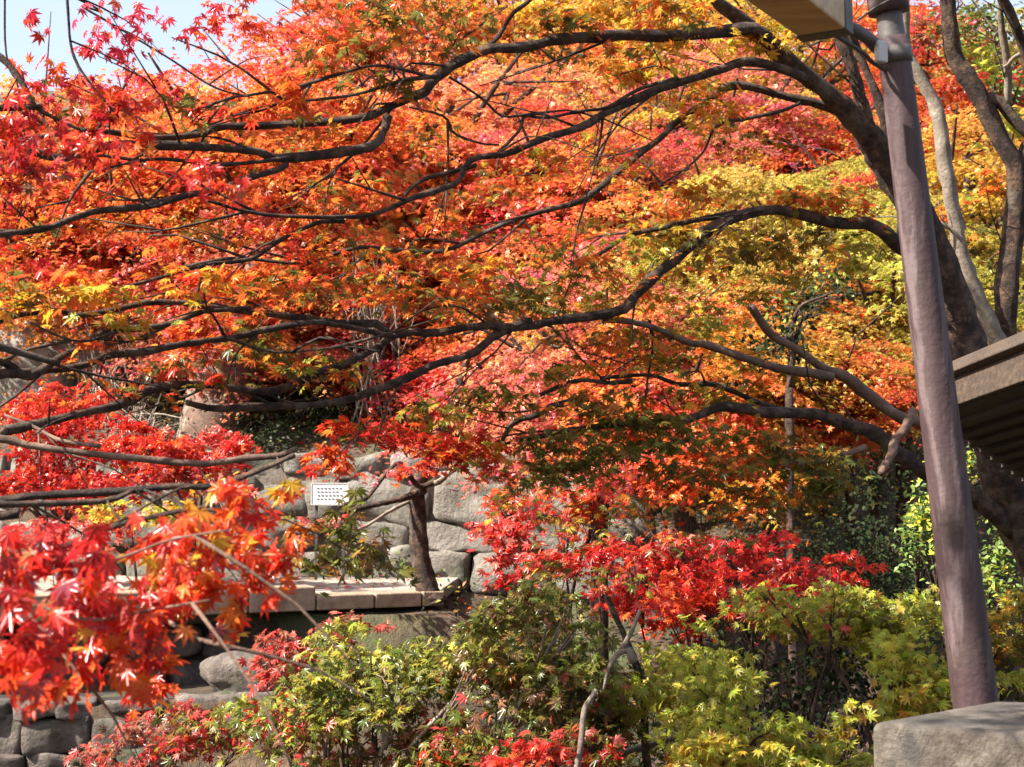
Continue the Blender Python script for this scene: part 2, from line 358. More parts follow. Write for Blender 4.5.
def cover():
    L = Leaves(); n = 52000
    x = rng.uniform(-9, 9, n); y = 5+rng.random(n)**1.2*15
    f = np.sin(x*2.1+np.sin(y*1.7)*1.5)*np.sin(y*1.9+x*.6); s = ((x > -.75) | (y > 14.6) | (y < 9.8)) & (f > -.35)
    x, y, f = x[s], y[s], f[s]; m = len(x); z = ground_z(x, y)+rng.random(m)*(.12+.22*np.clip(f+.3, 0, 1))
    L.add(np.stack([x, y, z], 1), np.array([0, -.2, .8])+rand_unit(m)*.7, rand_unit(m), rng.uniform(.035, .07, m), pick('dark:4 green:1 ogreen brown:1', m))
    tag(L.build('ground_cover', LEAF_WAX, None, None, 'oval'), 'low dark ivy and seedlings covering the slope', 'ground cover', kind='stuff')
cover()

# ------------------------------------------------------------------ terrace and stone walls
def cube_template(n=6):
    bm = bmesh.new(); bmesh.ops.create_cube(bm, size=2); bmesh.ops.subdivide_edges(bm, edges=bm.edges[:], cuts=n, use_grid_fill=True)
    bm.verts.ensure_lookup_table(); V = np.array([v.co[:] for v in bm.verts]); F = np.array([[v.index for v in f.verts] for f in bm.faces]); bm.free(); return V, F
CUBE = cube_template()
def stones(name, m, parent, loc, p0, p1, z0, z1, sw, sh, depth, pw=5.0, tilt=0.0, rot=.06, zfun=None):
    """rough courses of rounded stones along p0-p1, one mesh"""
    p0 = np.array(p0, float); p1 = np.array(p1, float); ln = np.linalg.norm(p1-p0); u = (p1-p0)/ln; nr = np.array([u[1], -u[0]])
    V0, F0 = CUBE; N0 = V0/((np.abs(V0)**pw).sum(1)**(1/pw))[:, None]; VV = []; FF = []; nb = 0
    z = z0
    while z < z1-.02:
        h = sh*rng.uniform(.75, 1.3)
        if z1-(z+h) < sh*.4: h = z1-z
        s = -rng.random()*sw*.6
        while s < ln:
            w = sw*rng.uniform(.55, 1.55); hh = h*rng.uniform(.9, 1.06); a, b = max(s, 0), min(s+w, ln)
            if b-a > .06:
                sc = np.array([(b-a)/2-.006, depth*rng.uniform(.9, 1.12), hh/2-.004]); q = N0*sc
                off = rng.random(3)*60; d_ = np.array([[mnoise.noise(Vector(v*2.2+off+k*9)) for k in range(3)] for v in q]); d2 = np.array([[mnoise.noise(Vector(v*5.5+off+k*9)) for k in range(3)] for v in q]); q = q+(d_*np.array([.06, .10, .055])+d2*np.array([.03, .05, .03]))*min(1, sh/.3)
                a_ = rng.normal(0, rot); q = np.stack([q[:,0]*math.cos(a_)-q[:,2]*math.sin(a_), q[:,1], q[:,0]*math.sin(a_)+q[:,2]*math.cos(a_)], 1)
                cz = z+h/2+rng.normal(0, .012); c = p0+u*(a+b)/2-nr*(tilt*(cz-z0)+.02)
                VV.append(np.stack([c[0]+q[:,0]*u[0]-q[:,1]*nr[0], c[1]+q[:,0]*u[1]-q[:,1]*nr[1], cz+q[:,2]], 1)); FF.append(F0+nb); nb += len(q)
            s += w
        z += h
    return mesh_np(name, np.vstack(VV), [np.vstack(FF)], m, parent, loc, smooth=True)
def wall(name, p0, p1, z0, z1, sw, sh, m, label, cat='wall', tilt=0, pw=5.0, rot=.05):
    r = root(name, (p0[0], p0[1], z0), label, cat)
    stones('stone_face', m, r, (p0[0], p0[1], z0), p0, p1, z0, z1, sw, sh, .14, pw, tilt, rot)
    p0 = np.array(p0, float); p1 = np.array(p1, float); u = (p1-p0)/np.linalg.norm(p1-p0); nb = np.array([-u[1], u[0]])
    bm = bmesh.new(); b0 = (.03 if m is STONE_DARK else -.075)+tilt*(z1-z0); q = [p0+nb*b0, p1+nb*b0, p1+nb*(b0+.4), p0+nb*(b0+.4)]
    prism(bm, [(*v, z0-.3) for v in q], [(*v, z1-.03) for v in q]); bm_obj('wall_core', bm, DARKW if m is STONE_DARK else MORTAR, r, (*p0, z0))
    return r
# terrace slab: front edge runs from the left foreground to the dark trunk
TZ = .65
tf_l, tf_r = np.array([-3.9, 10.75]), np.array([-.62, 12.25])
bm = bmesh.new()
prism(bm, [(-7, 9.6+.0, .545), (tf_l[0], tf_l[1]+.1, .545), (tf_r[0], tf_r[1]+.1, .545), (-.5, 14.35, .545), (-7, 14.35, .545)],
          [(-7, 9.6, TZ), (tf_l[0], tf_l[1]+.1, TZ), (tf_r[0], tf_r[1]+.1, TZ), (-.5, 14.35, TZ), (-7, 14.35, TZ)])
tag(bm_obj('terrace_path', bm, SLAB, bevel=.01), kind='structure')
# edging stones with a step in their tops
ek = root('terrace_edging', (*tf_l, .45), 'row of squared tan edging stones along the front of the pale terrace', 'kerb')
u = (tf_r-tf_l)/np.linalg.norm(tf_r-tf_l); s = 0; ln = np.linalg.norm(tf_r-tf_l); k = 0
lens = [.75, .55, .62, .56, .5, .42, .5]
for k, w in enumerate(lens):
    if s >= ln: break
    w = min(w, ln-s); top = TZ+(.085 if k < 4 else .012)
    c = tf_l+u*(s+w/2); bm = bmesh.new(); box(bm, (c[0], c[1], (top+.54)/2), (w-.012, .26, top-.54), math.atan2(u[1], u[0]))
    bm_obj('edging_stone', bm, CURB, ek, (*tf_l, .45), bevel=.012); s += w
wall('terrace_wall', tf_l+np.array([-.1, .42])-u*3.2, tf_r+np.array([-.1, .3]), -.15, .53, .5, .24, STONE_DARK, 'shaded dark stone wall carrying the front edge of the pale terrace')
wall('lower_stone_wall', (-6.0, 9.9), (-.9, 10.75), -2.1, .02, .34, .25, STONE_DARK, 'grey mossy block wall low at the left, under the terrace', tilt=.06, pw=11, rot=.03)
wall('upper_stone_wall', (-7, 14.45), (1.4, 14.0), .45, 1.85, .6, .38, STONE, 'sunlit pale retaining wall of big stones behind the terrace', tilt=.08, pw=7, rot=.16)
# rounded dark boulder under the terrace edge
def boulder(name, c, r, label, m):
    bm = bmesh.new(); bmesh.ops.create_icosphere(bm, subdivisions=4, radius=1)
    off = Vector((rng.random()*50, rng.random()*50, 3))
    for v in bm.verts:
        k = 1+.28*mnoise.noise(v.co*1.1+off)+.1*mnoise.noise(v.co*3+off); v.co = Vector((v.co.x*r[0]*k, v.co.y*r[1]*k, v.co.z*r[2]*k))
    o = bm_obj(name, bm, m, smooth=True); o.location = tuple(float(t) for t in c); return tag(o, label, 'rock')
boulder('boulder', (-1.95, 10.92, .12), (.42, .22, .2), 'rounded dark brown boulder in the shade below the terrace edge', STONE_DARK)
for (px, py, d, s, lb) in ((75, 345, 16.6, .75, 'large pale grey rock on the slope behind the left limbs'), (125, 325, 17.2, .7, 'pale rock higher on the slope among bare twigs'), (30, 372, 16.2, .5, 'small pale rock at the left edge of the slope')):
    p = P(px, py, d); g = ground_z(p[0], p[1]); boulder('hillside_rock', (p[0], p[1], max(g+.1, p[2])-.1), (s, s*.7, max(.5, p[2]-g+.35)), lb, STONE)

# notice sign on the terrace
sp_ = P(330, 494, 13.6); sx, sy = sp_[0], sp_[1]
sg = root('notice_sign', (sx, sy, TZ), 'small white notice board standing before the pale stone wall', 'sign')
bm = bmesh.new(); box(bm, (0, 0, sp_[2]-TZ), (.34, .02, .19)); bm_obj('board', bm, SIGNW, sg, bevel=.003)
bm = bmesh.new()
for r_ in range(4):
    for q in range(7-r_ % 2): box(bm, (-.115+q*.036+.004*(r_%3), -.0125, sp_[2]-TZ+.055-r_*.034), (.022, .004, .014))
bm_obj('lettering', bm, INK, sg)
bm = bmesh.new(); zc = sp_[2]-TZ
for c_, s_ in (((0,0,zc+.101),(.364,.03,.012)),((0,0,zc-.101),(.364,.03,.012)),((-.176,0,zc),(.012,.03,.19)),((.176,0,zc),(.012,.03,.19))): box(bm, c_, s_)
bm_obj('frame', bm, PALEM, sg)
for s_ in (-1, 1):
    bm = bmesh.new(); box(bm, (s_*.13, .02, (sp_[2]-TZ)/2), (.025, .02, sp_[2]-TZ+.05)); bm_obj('leg', bm, METAL, sg)

# ------------------------------------------------------------------ trees traced limb by limb
def path(pts, d0, d1):
    n = len(pts); L_ = np.concatenate([[0], np.cumsum([math.dist(pts[i], pts[i+1]) for i in range(n-1)])]); L_ /= L_[-1]
    return np.array([P(*p, d0+(d1-d0)*t) for p, t in zip(pts, L_)]), np.array([d0+(d1-d0)*t for t in L_])
def limb(parent, base, pts, r0, r1, d0, d1, name='branch', m=BARK, sides=8, twigs=None, tw=0, twlen=.5):
    p, dd = path(pts, d0, d1); n = len(p)
    rad = [(r0+(r1-r0)*i/(n-1))*dd[i]/FPX*.88*rng.uniform(.88, 1.12) for i in range(n)]
    p = p+np.concatenate([[np.zeros(3)], rng.normal(0, .012, (n-2, 3))*1.0, [np.zeros(3)]]) if n > 2 else p
    T = Tubes(); c = T.add(p, rad, sides, rough=.14)
    if twigs is not None:
        for _ in range((tw+1)//2):
            i = rng.integers(int(len(c)*.15), len(c)); st = c[i]; tg = c[min(i+1, len(c)-1)]-c[max(i-1, 0)]; tg /= np.linalg.norm(tg)+1e-9
            dv = tg*rng.uniform(.7, 1.3)+rand_unit(1)[0]*.6+np.array([0, 0, rng.uniform(-.1, .3)]); dv /= np.linalg.norm(dv); l = twlen*rng.uniform(.4, 1.2)
            q = [st, st+dv*l*.5+rand_unit(1)[0]*.10*l, st+dv*l+rand_unit(1)[0]*.22*l-np.array([0, 0, .12*l])]
            T.add(q, [.0065, .002], 4, sub=6)
            dv2 = dv+rand_unit(1)[0]*.7; T.add([q[1], q[1]+dv2*l*.25, q[1]+dv2*l*.45], [.004, .0016], 4, sub=4)
    T.build(name, m, parent, base)
    return c

# ---- the big maple at the right, its limbs crossing the whole view
base = P(1078, 690, 7.7); base[2] = ground_z(base[0], base[1])
near = root('maple_tree', base, 'large near maple leaning from behind the pole, its dark limbs reaching across the view', 'tree', 'maples')
tw = Tubes()
tr = [base-np.array([0, 0, .2])]+[P(*q) for q in ((1070,620,7.6),(1045,560,7.55),(1012,495,7.5),(990,430,7.4),(966,345,7.35),(945,280,7.3),(918,215,7.2),(884,160,7.1),(866,132,7.05))]
T = Tubes(); T.add(tr, [.19,.16,.14,.125,.115,.10,.095,.085,.075,.068], 14, .1, step=.06); T.build('trunk', BARK, near, base)
NL = [  # pixels, r0, r1, d0, d1, twigs
 ([(884,160),(851,113),(817,83),(784,57),(751,27),(721,0),(690,-35),(640,-80),(560,-130)],13,5,7.1,6,6),
 ([(870,135),(858,105),(851,67),(841,37),(830,0),(822,-60),(800,-120)],9,4,7.0,6.6,4),
 ([(893,168),(880,110),(862,60),(848,20),(840,-40)],6,4,7.15,6.9,2),
 ([(775,46),(760,33),(744,29),(684,32),(642,34),(596,35),(556,43),(522,48),(486,55),(452,65),(435,75),(422,90),(405,107),(385,117),(342,121),(250,123),(217,130),(200,132),(150,133),(90,128),(20,140)],8,3.2,6.5,4.7,16),
 ([(388,116),(384,130),(372,144),(342,157),(284,158),(250,152),(200,147),(143,143),(110,155),(60,153),(0,152),(-60,150)],5.5,4.4,5.4,4.1,10),
 ([(284,158),(277,167),(240,182),(217,190),(187,194),(147,204),(100,210),(50,224),(0,237),(-60,250)],3.6,3.8,5.0,4.0,8),
 ([(290,158),(217,164),(150,161),(90,172)],2.8,1.6,5.0,4.6,3),
 ([(806,80),(784,70),(751,63),(717,68),(684,78),(659,92),(609,114),(576,130),(542,142),(506,154),(476,164),(452,175),(432,187),(409,202),(379,214),(342,220),(294,220),(250,211),(207,200)],6,2,6.6,5.0,16),
 ([(344,221),(320,227),(285,243),(254,256),(210,268),(150,277),(80,300)],3,1.8,5.4,4.7,6),
 ([(476,165),(450,170),(425,183),(405,195)],3,2.2,5.8,5.7,0),
 ([(851,117),(817,107),(784,97),(737,88),(711,103),(684,122),(659,140),(632,160),(596,184),(572,200),(542,214),(509,224),(476,235),(442,249),(400,251),(359,249),(300,262),(240,262),(180,268)],5,1.8,7.0,5.6,16),
 ([(800,103),(781,108),(744,120),(717,130),(701,150),(684,170),(660,185)],2.4,1,6.8,6.5,2),
 ([(930,262),(901,247),(871,230),(844,222),(811,218),(774,213),(737,213),(715,227),(690,246),(679,256),(656,273),(636,296),(616,309),(589,316),(549,319),(522,321),(476,326),(436,334),(409,337),(392,336),(375,328),(342,319),(307,318),(287,316),(267,311),(247,308),(200,308),(150,305),(94,311),(60,313),(20,316),(0,323),(-50,335)],7.5,2.6,7.2,4.6,20),
 ([(737,213),(700,222),(662,230),(632,244),(599,256),(565,270)],4,1.8,6.8,6.4,4),
 ([(530,321),(519,326),(499,339),(469,353),(436,366),(405,380),(375,391),(342,399),(300,405),(260,410),(217,408),(187,403)],5,4,6.1,5.0,6),
 ([(395,336),(369,353),(342,366),(314,376),(274,388),(200,391),(160,398),(127,408),(84,413),(33,423),(0,430),(-60,442)],4,5.6,5.7,4.2,8),
 ([(250,308),(207,311),(167,326),(114,333),(84,345),(60,356),(33,366),(0,366),(-60,370)],3,5,5.1,4.1,6),
 ([(395,337),(345,329),(307,323),(267,331),(227,336),(187,343),(150,351),(117,363),(84,370),(33,373),(0,375),(-60,378)],3,5.2,5.6,4.1,8),
 ([(-60,330),(0,346),(30,354),(60,364)],4.5,3.4,4.0,4.2,2),
 ([(227,338),(274,351),(342,348),(380,352)],2,1.2,5.0,5.2,3),
 ([(114,333),(90,345),(60,335),(30,322)],2,1,4.5,4.3,1),
 ([(632,381),(605,383),(576,386),(540,395)],3.2,2,6.5,6.4,1),
 ([(586,398),(556,406),(535,416),(516,426),(498,448)],5,2.5,6.4,6.2,2),
 ([(649,320),(651,345),(649,375),(645,400)],2.2,1.4,6.5,6.5,1),
 ([(1014,530),(960,492),(931,476),(898,453),(871,433),(844,423),(817,415),(767,411),(724,411),(684,413),(629,420),(580,428),(520,440)],11,2.6,7.5,6.2,10),
 ([(795,413),(777,409),(747,400),(717,389),(684,384),(650,380),(600,378)],4,2,7.0,6.6,4),
 ([(409,107),(442,115),(459,133),(480,141),(499,145)],1.5,1.3,5.9,6.0,1),
 ([(494,158),(505,143),(518,128),(524,115)],2.2,1.6,5.9,5.9,1),
 ([(524,115),(546,112),(582,110),(609,103),(636,93),(676,78)],1.6,2.2,5.9,6.2,2),
 ([(449,77),(465,87),(482,100),(499,110),(524,115)],1.5,1.4,5.7,5.9,1),
 ([(440,76),(402,86),(362,95),(330,104),(260,110),(204,127)],2.4,1.2,5.6,5.0,3),
 ([(482,52),(499,37),(516,13),(534,-5),(560,-60)],3,2,5.9,5.6,2),
 ([(342,73),(290,83),(254,93),(227,107),(204,127)],2.2,1.2,5.2,4.9,3),
 ([(436,78),(379,70),(342,73)],2,1.8,5.6,5.2,1),
]
for pts, r0, r1, d0, d1, tn in NL: limb(near, base, pts, r0, r1, d0, d1, twigs=tw, tw=tn)
dead = [([(950,440),(921,423),(901,413),(871,396),(844,379),(824,368),(794,349),(774,333),(751,306)],8,4.5,7.25,6.6),
        ([(832,377),(811,373),(784,369),(751,363),(714,348),(684,344),(642,329),(602,319)],6,3,6.85,6.3),
        ([(913,411),(902,425),(894,436),(888,455),(881,473)],5.5,4.5,7.0,6.7),
        ([(866,447),(845,455),(827,460),(787,466)],4,2.6,7.0,6.8)]
for pts, r0, r1, d0, d1 in dead:
    limb(near, base, pts, r0, r1, d0, d1, name='dead_branch', m=BARK_BROWN)
L = Leaves()
NS = [ # px,py,d,rx,ry,palette
 (585,265,6.4,70,26,'olive:2 orange'),(690,235,6.6,75,32,'olive gold:2'),(480,300,6.1,80,26,'olive:3 orange'),(560,295,6.3,70,20,'olive:2 gold'),
 (395,285,5.9,60,22,'olive:2 orange:1'),(330,290,5.6,55,22,'olive orange'),(640,345,6.5,80,26,'olive orange gold'),(760,240,6.8,70,34,'gold olive'),
 (820,190,6.9,55,22,'gold orange:1 olive'),(700,190,6.7,50,22,'gold orange yellow'),(860,260,7,40,22,'gold yg'),
 (560,440,6.2,90,24,'olive:3 ogreen'),(660,430,6.4,95,30,'olive:3 ogreen'),(760,440,6.7,85,30,'olive:2 orange'),(600,400,6.3,70,22,'olive:2 orange'),(500,395,6.1,60,20,'gold olive:2'),
 (830,490,6.6,65,34,'ogreen:3 olive'),(770,490,6.5,60,24,'olive orange'),(690,470,6.4,70,24,'olive:2 orange'),(720,390,6.8,60,18,'olive gold'),
 (430,410,6.0,60,18,'olive gold:1 yg'),(470,450,6.0,50,18,'gold yg red'),(250,350,5.3,75,24,'olive:2 orange'),(190,370,5.0,60,18,'olive:1 ored'),(320,365,5.5,60,22,'olive yg orange'),
 (100,300,4.6,70,22,'yellow:2 orange yg'),(30,295,4.4,50,26,'orange yellow olive'),(180,280,4.9,60,22,'orange yellow'),(60,270,4.6,60,20,'ored orange'),
 (130,320,4.7,30,14,'yg yellow'),(270,285,5.3,50,20,'orange olive'),
 (440,20,5.8,80,26,'orange olive:2'),(560,18,6.0,90,22,'olive:2 orange yellow'),(360,40,5.5,60,26,'orange:2 ored olive'),(660,20,6.2,80,26,'yellow orange olive'),(325,60,5.2,40,22,'ored orange olive'),
 (380,85,5.5,50,20,'olive orange'),(285,100,5.0,40,20,'orange ored'),(190,110,4.8,50,18,'olive:1 ored'),(310,130,5.2,50,18,'olive orange:2'),(120,110,4.6,60,18,'ored deep'),
 (740,40,6.5,50,26,'yellow:2 gold'),(800,25,6.7,40,24,'yellow gold'),(700,110,6.6,50,20,'yellow orange'),(620,70,6.2,50,20,'orange yellow'),
 (420,440,5.9,70,18,'red:3 orange'),(380,430,5.8,50,14,'red deep'),(330,455,5.6,50,16,'ored red orange'),(460,455,5.9,36,14,'red orange'),
 (330,535,4.3,46,16,'ogreen:2 olive'),(375,560,4.4,40,14,'ogreen olive brown:.5'),(310,565,4.2,34,14,'green ogreen'),(350,500,4.4,30,8,'ogreen olive'),
 (560,470,6.2,70,18,'olive:2 ogreen'),(640,450,6.3,60,18,'olive:2 ogreen'),(800,460,6.6,60,20,'ogreen:2 olive'),
 (340,560,4.2,38,18,'ogreen:2 olive'),(300,530,4.2,26,18,'olive orange'),(370,545,4.4,30,16,'olive brown'),(345,520,4.3,30,12,'olive'),
]
for px, py, d, rx, ry, pal in NS: spray_px(L, px, py, d, rx, ry, pal, size=.044, cov=1.45, flat=.12, spread=.8)
for kk in range(150):
    px = rng.uniform(-30, 740) if kk < 105 else rng.uniform(170, 520); py = rng.uniform(-20, 310) if kk < 105 else rng.uniform(150, 300); d = 4.7+2.0*max(px, 0)/740+rng.uniform(-.3, 1.5)
    pal = 'ored:2 red orange:.6' if px < 220 else 'ored:2 orange:2 olive:.5' if px < 480 else 'orange:2 yellow gold olive:.6'
    if rng.random() < .2: pal = 'olive:2 orange'
    if px < 310 and py < 110 and px < 330-py: continue
    spray_px(L, px, py, d, rng.uniform(28, 60), rng.uniform(8, 18), pal, size=.036, cov=.75, flat=.1, spread=.85)
for px, py, d, rx, ry, pal in [(470,450,6.0,44,14,'red ored'),(350,425,5.7,60,14,'red ored olive:.5'),(420,300,5.9,70,16,'orange olive'),(240,320,5.3,60,14,'orange olive'),(60,400,4.6,60,14,'ored red'),(130,390,4.8,60,12,'ored olive'),(60,350,4.5,50,10,'orange ored'),(600,300,6.4,56,16,'gold yg orange:.5'),(665,362,6.6,60,16,'yg gold'),(705,330,6.7,50,14,'gold yg'),(745,355,6.8,50,16,'yg gold orange'),(640,245,6.5,56,16,'gold yg'),(700,270,6.7,50,16,'gold orange olive'),(780,200,6.9,56,16,'orange gold'),(850,200,7.0,40,14,'ored orange'),(560,370,6.4,56,14,'gold olive'),(335,470,5.8,40,12,'red ored'),(500,475,6.3,46,14,'olive red'),(540,490,6.6,60,16,'olive:2 ored'),(590,520,6.8,60,14,'gold olive pink:.6'),(660,505,7.0,70,16,'olive orange'),(720,540,7.2,50,12,'olive'),(620,580,6.8,60,14,'yg ogreen pink:.6'),(540,570,6.7,50,14,'yg olive pink'),(720,300,6.8,60,20,'yg gold olive'),(800,280,6.9,40,20,'yg gold'),(860,220,7.0,34,16,'orange gold'),(650,300,6.5,60,18,'gold orange'),(600,340,6.4,60,16,'olive orange')]:
    spray_px(L, px, py, d, rx, ry, pal, size=.04, cov=.95, flat=.1)
# the crown goes on above the view, unseen sprays added for dapples below
for _ in range(26):
    px = rng.uniform(-350, 1150); py = rng.uniform(-620, -25); d = rng.uniform(4.4, 8.0)
    spray_px(L, px, py, d, rng.uniform(60, 110), rng.uniform(20, 36), random.choice(['orange olive', 'ored orange', 'gold olive', 'yellow orange']), size=.06, cov=.8)
for _ in range(15):  # extra unseen sprays overhead, added to shade the limbs
    c = np.array([rng.uniform(-2.6, 2.6), rng.uniform(3.6, 7.0), rng.uniform(4.0, 5.6)]); c[2] = max(c[2], 1.6+c[1]*.40)
    layered(L, c, .55, .5, .16, 210, .06, random.choice(['orange olive', 'ored orange', 'gold olive']))
crown = L.build('crown', LEAF, near, base)

# ---- second near maple at the right edge
b2 = P(1052, 620, 8.4); b2[2] = ground_z(b2[0], b2[1])
t2 = root('maple_tree', b2, 'forked dark maple at the right edge, behind the shelter roof', 'tree', 'maples')
T = Tubes(); T.add([b2-np.array([0,0,.2])]+[P(*q) for q in ((1048,560,8.4),(1036,470,8.35),(1018,400,8.3),(1005,350,8.25))], [.17,.14,.12,.11,.10], 12, .1, step=.06); T.build('trunk', BARK, t2, b2)
tw = Tubes()
for pts, r0, r1, d0, d1, m_ in [
 ([(1006,356),(1006,300),(1013,247),(1018,173),(1004,143),(984,107),(971,80),(957,50),(947,20),(944,-20),(930,-90)],13,8,8.25,7.8,BARK),
 ([(1004,352),(978,306),(964,262),(953,215),(947,165),(937,110),(921,77),(911,43),(903,-5),(890,-60)],10,5,8.2,7.8,BARK_GREY),
 ([(984,102),(1000,104),(1024,127),(1070,170)],7,6,8.0,8.0,BARK),
 ([(1008,103),(1004,67),(1003,25),(1000,-15)],4.5,3,8.0,7.7,BARK_GREY),
 ([(1006,68),(1014,60),(1026,45),(1045,10)],3.2,2.2,7.9,7.7,BARK_GREY),
 ([(1018,170),(1035,120),(1028,60),(1010,12),(985,-30)],7,5,8.1,7.6,BARK),
 ([(966,262),(955,235),(935,222),(905,215)],3,2,8.1,8.0,BARK_GREY)]:
    limb(t2, b2, pts, r0, r1, d0, d1, m=m_, twigs=tw, tw=4)
L = Leaves()
for px, py, d, rx, ry, pal in [(985,60,8.6,40,26,'yg lime'),(1010,130,8.8,36,24,'lime yg'),(960,210,8.8,40,26,'gold orange yg'),(985,240,8.7,36,22,'gold olive'),(925,30,8.4,26,22,'pink brown'),(965,20,8.6,40,20,'olive bush'),(1000,180,8.8,30,24,'orange gold')]:
    spray_px(L, px, py, d, rx, ry, pal, size=.046, cov=1.5)
for _ in range(14): spray_px(L, rng.uniform(800, 1300), rng.uniform(-420, -40), rng.uniform(7, 9), 80, 28, 'yg gold', size=.055, cov=.6)
L.build('crown', LEAF, t2, b2)

# ---- foreground red maple at the left, trunk outside the view
fb = np.array([-3.3, 3.3, 0]); fb[2] = ground_z(fb[0], fb[1])
fg = root('maple_tree', fb, 'blurred foreground maple with bright red leaves hanging at the lower left', 'tree', 'maples')
tp = [fb-np.array([0,0,.2]), fb+np.array([.05,0,.8]), np.array([-3.15,3.35,1.7]), np.array([-3.0,3.3,2.6]), np.array([-2.8,3.4,3.6])]
T = Tubes(); T.add(tp, [.16,.13,.11,.09,.06], 12, .1, step=.08); T.build('trunk', BARK_BROWN, fg, fb)
tw = Tubes()
def fl(pts, r0, r1, d0, d1, start=None, m=BARK, n=3):
    p, dd = path(pts, d0, d1); rad = [(r0+(r1-r0)*i/(len(p)-1))*dd[i]/FPX for i in range(len(p))]
    if start is not None: p = np.vstack([[start], p]); rad = [rad[0]*1.2]+rad
    T = Tubes(); c = T.add(p, rad, 8, .12, step=.03)
    for _ in range(n):
        st = c[rng.integers(len(c)//3, len(c))]; dv = rand_unit(1)[0]*.6+np.array([.4, 0, -.1]); T.add([st, st+dv*.2, st+dv*.34-np.array([0,0,.05])], [.0035,.001], 4, sub=5)
    T.build('branch', m, fg, fb)
fl([(-60,425),(0,438),(33,446),(84,453),(134,458),(187,463),(214,463),(247,458),(277,456),(296,449)],4,3,4.3,4.6,tp[2],BARK_BROWN)
fl([(100,446),(60,440),(33,426),(5,415)],2.2,1.2,4.4,4.5,None,BARK_BROWN)
fl([(-60,512),(0,501),(33,496),(87,493),(134,490),(174,486),(214,486),(260,470),(295,455)],4.6,2.6,3.2,3.4,tp[2])
fl([(-40,508),(0,505),(67,503),(110,500),(134,490)],3.6,2.4,3.1,3.3,None)
fl([(-60,560),(0,555),(60,547),(113,527),(160,515),(215,505)],4,2,2.8,2.8,tp[2])
fl([(-60,20),(0,57),(20,80),(33,103),(43,112),(80,130)],4,1.6,4.4,4.4,tp[4])
fl([(60,-30),(67,0),(72,50),(90,83),(127,127)],1.6,1.2,4.6,4.6,tp[4])
fl([(60,-10),(83,7),(117,27),(167,57),(214,87),(250,97)],1.3,1.0,4.8,5.0,tp[4])
fl([(5,-20),(5,40),(10,70),(20,82)],1.2,1,4.4,4.4,None,BARK,0)
fl([(-60,110),(0,108),(43,107)],4,3,4.3,4.4,tp[4])
for q in ([(40,560),(110,560),(170,540),(230,530)],[(20,600),(90,620),(150,610),(210,600)],[(0,580),(60,650),(90,690)],[(150,610),(200,640),(225,645)]): fl(q,2.2,1,2.3,2.2,None,BARK_BROWN,1)
L = Leaves()
cam_face = (-.25, -.55, .45)
FS = [(20,670,2.05,36,34,'red:2 ored'),(60,690,2.15,30,24,'red ored'),(165,555,2.45,44,22,'ored orange yellow'),(30,640,2.1,50,34,'red:2 mauve ored:.6 yellow:.12'),(110,600,2.3,70,36,'red ored deep'),(170,580,2.5,60,30,'ored red yellow:.3'),(70,610,2.4,60,30,'red:2 mauve ored:.6 yellow:.12'),(250,530,2.6,40,30,'red ored orange:.5'),(60,530,2.5,60,24,'deep red pink:.4'),(210,520,2.5,50,24,'ored yellow:.4 red'),(240,500,2.5,44,24,'ored:2 red'),(180,540,2.35,70,34,'red ored:2 yellow:.4'),(100,565,2.2,85,36,'deep:2 red brown:.6'),(240,560,2.45,52,36,'red ored:2 orange:.5 yellow:.2'),(40,600,2.0,60,40,'mauve red:2 deep'),
      (130,620,2.2,80,34,'red:2 mauve ored:.6 yellow:.12'),(60,660,2.0,60,30,'red:2 mauve ored'),(200,600,2.4,50,34,'red orange:.6'),(20,690,2.0,34,20,'red:2 ored'),(90,665,2.2,60,24,'red ored:2 orange:.5 yellow:.2'),(150,660,2.4,40,24,'red:2 ored'),(225,625,2.5,26,24,'red ored:2 orange:.5 yellow:.2'),(20,560,2.2,44,26,'red:2 mauve ored:.6 yellow:.12'),
      (280,560,2.7,24,30,'red ored:2 orange:.5 yellow:.2'),(290,490,2.9,24,18,'ored yellow'),(150,690,3.2,40,16,'red orange')]
for px, py, d, rx, ry, pal in FS: spray_px(L, px, py, d, rx, ry, pal, size=.034, cov=1.35, depth=.9, face=cam_face, spread=.75, hang=1.0, flat=.3, jit=.25)
for px, py, d, rx, ry, pal in [(40,130,3.2,60,24,'deep red'),(100,150,3.2,50,18,'red'),(200,175,3.0,40,18,'red pink:.5'),(235,190,3.1,26,12,'red'),(30,160,3.3,50,18,'deep brown:.5'),(130,130,3.4,40,14,'red ored')]:
    spray_px(L, px, py, d, rx, ry, pal, size=.03, cov=1.1, face=cam_face, spread=.8, hang=.5, flat=.25)
for px, py, d, rx, ry, pal in [(110,12,4.8,50,20,'sky'),(60,80,4.6,60,22,'sky ored'),(135,45,4.8,34,22,'sky'),(200,18,5.0,60,16,'sky red'),(30,20,4.5,12,14,'sky ored'),(110,90,4.7,50,18,'ored sky'),(160,80,4.9,40,20,'ored sky'),(230,12,5.0,36,14,'red ored'),(95,40,4.7,26,18,'sky'),(60,105,4.5,70,16,'ored olive:.5'),(265,30,5.2,30,20,'ored'),(20,100,4.4,30,14,'ored deep')]:
    spray_px(L, px, py, d, rx, ry, pal, size=.036, cov=.7, face=(-.2,-.5,.5), spread=.8, hang=.5, flat=.3)
for _ in range(9): spray_px(L, rng.uniform(-700, 120), rng.uniform(-520, -30), rng.uniform(3.4, 5.5), 80, 30, 'red ored deep', size=.045, cov=.4)
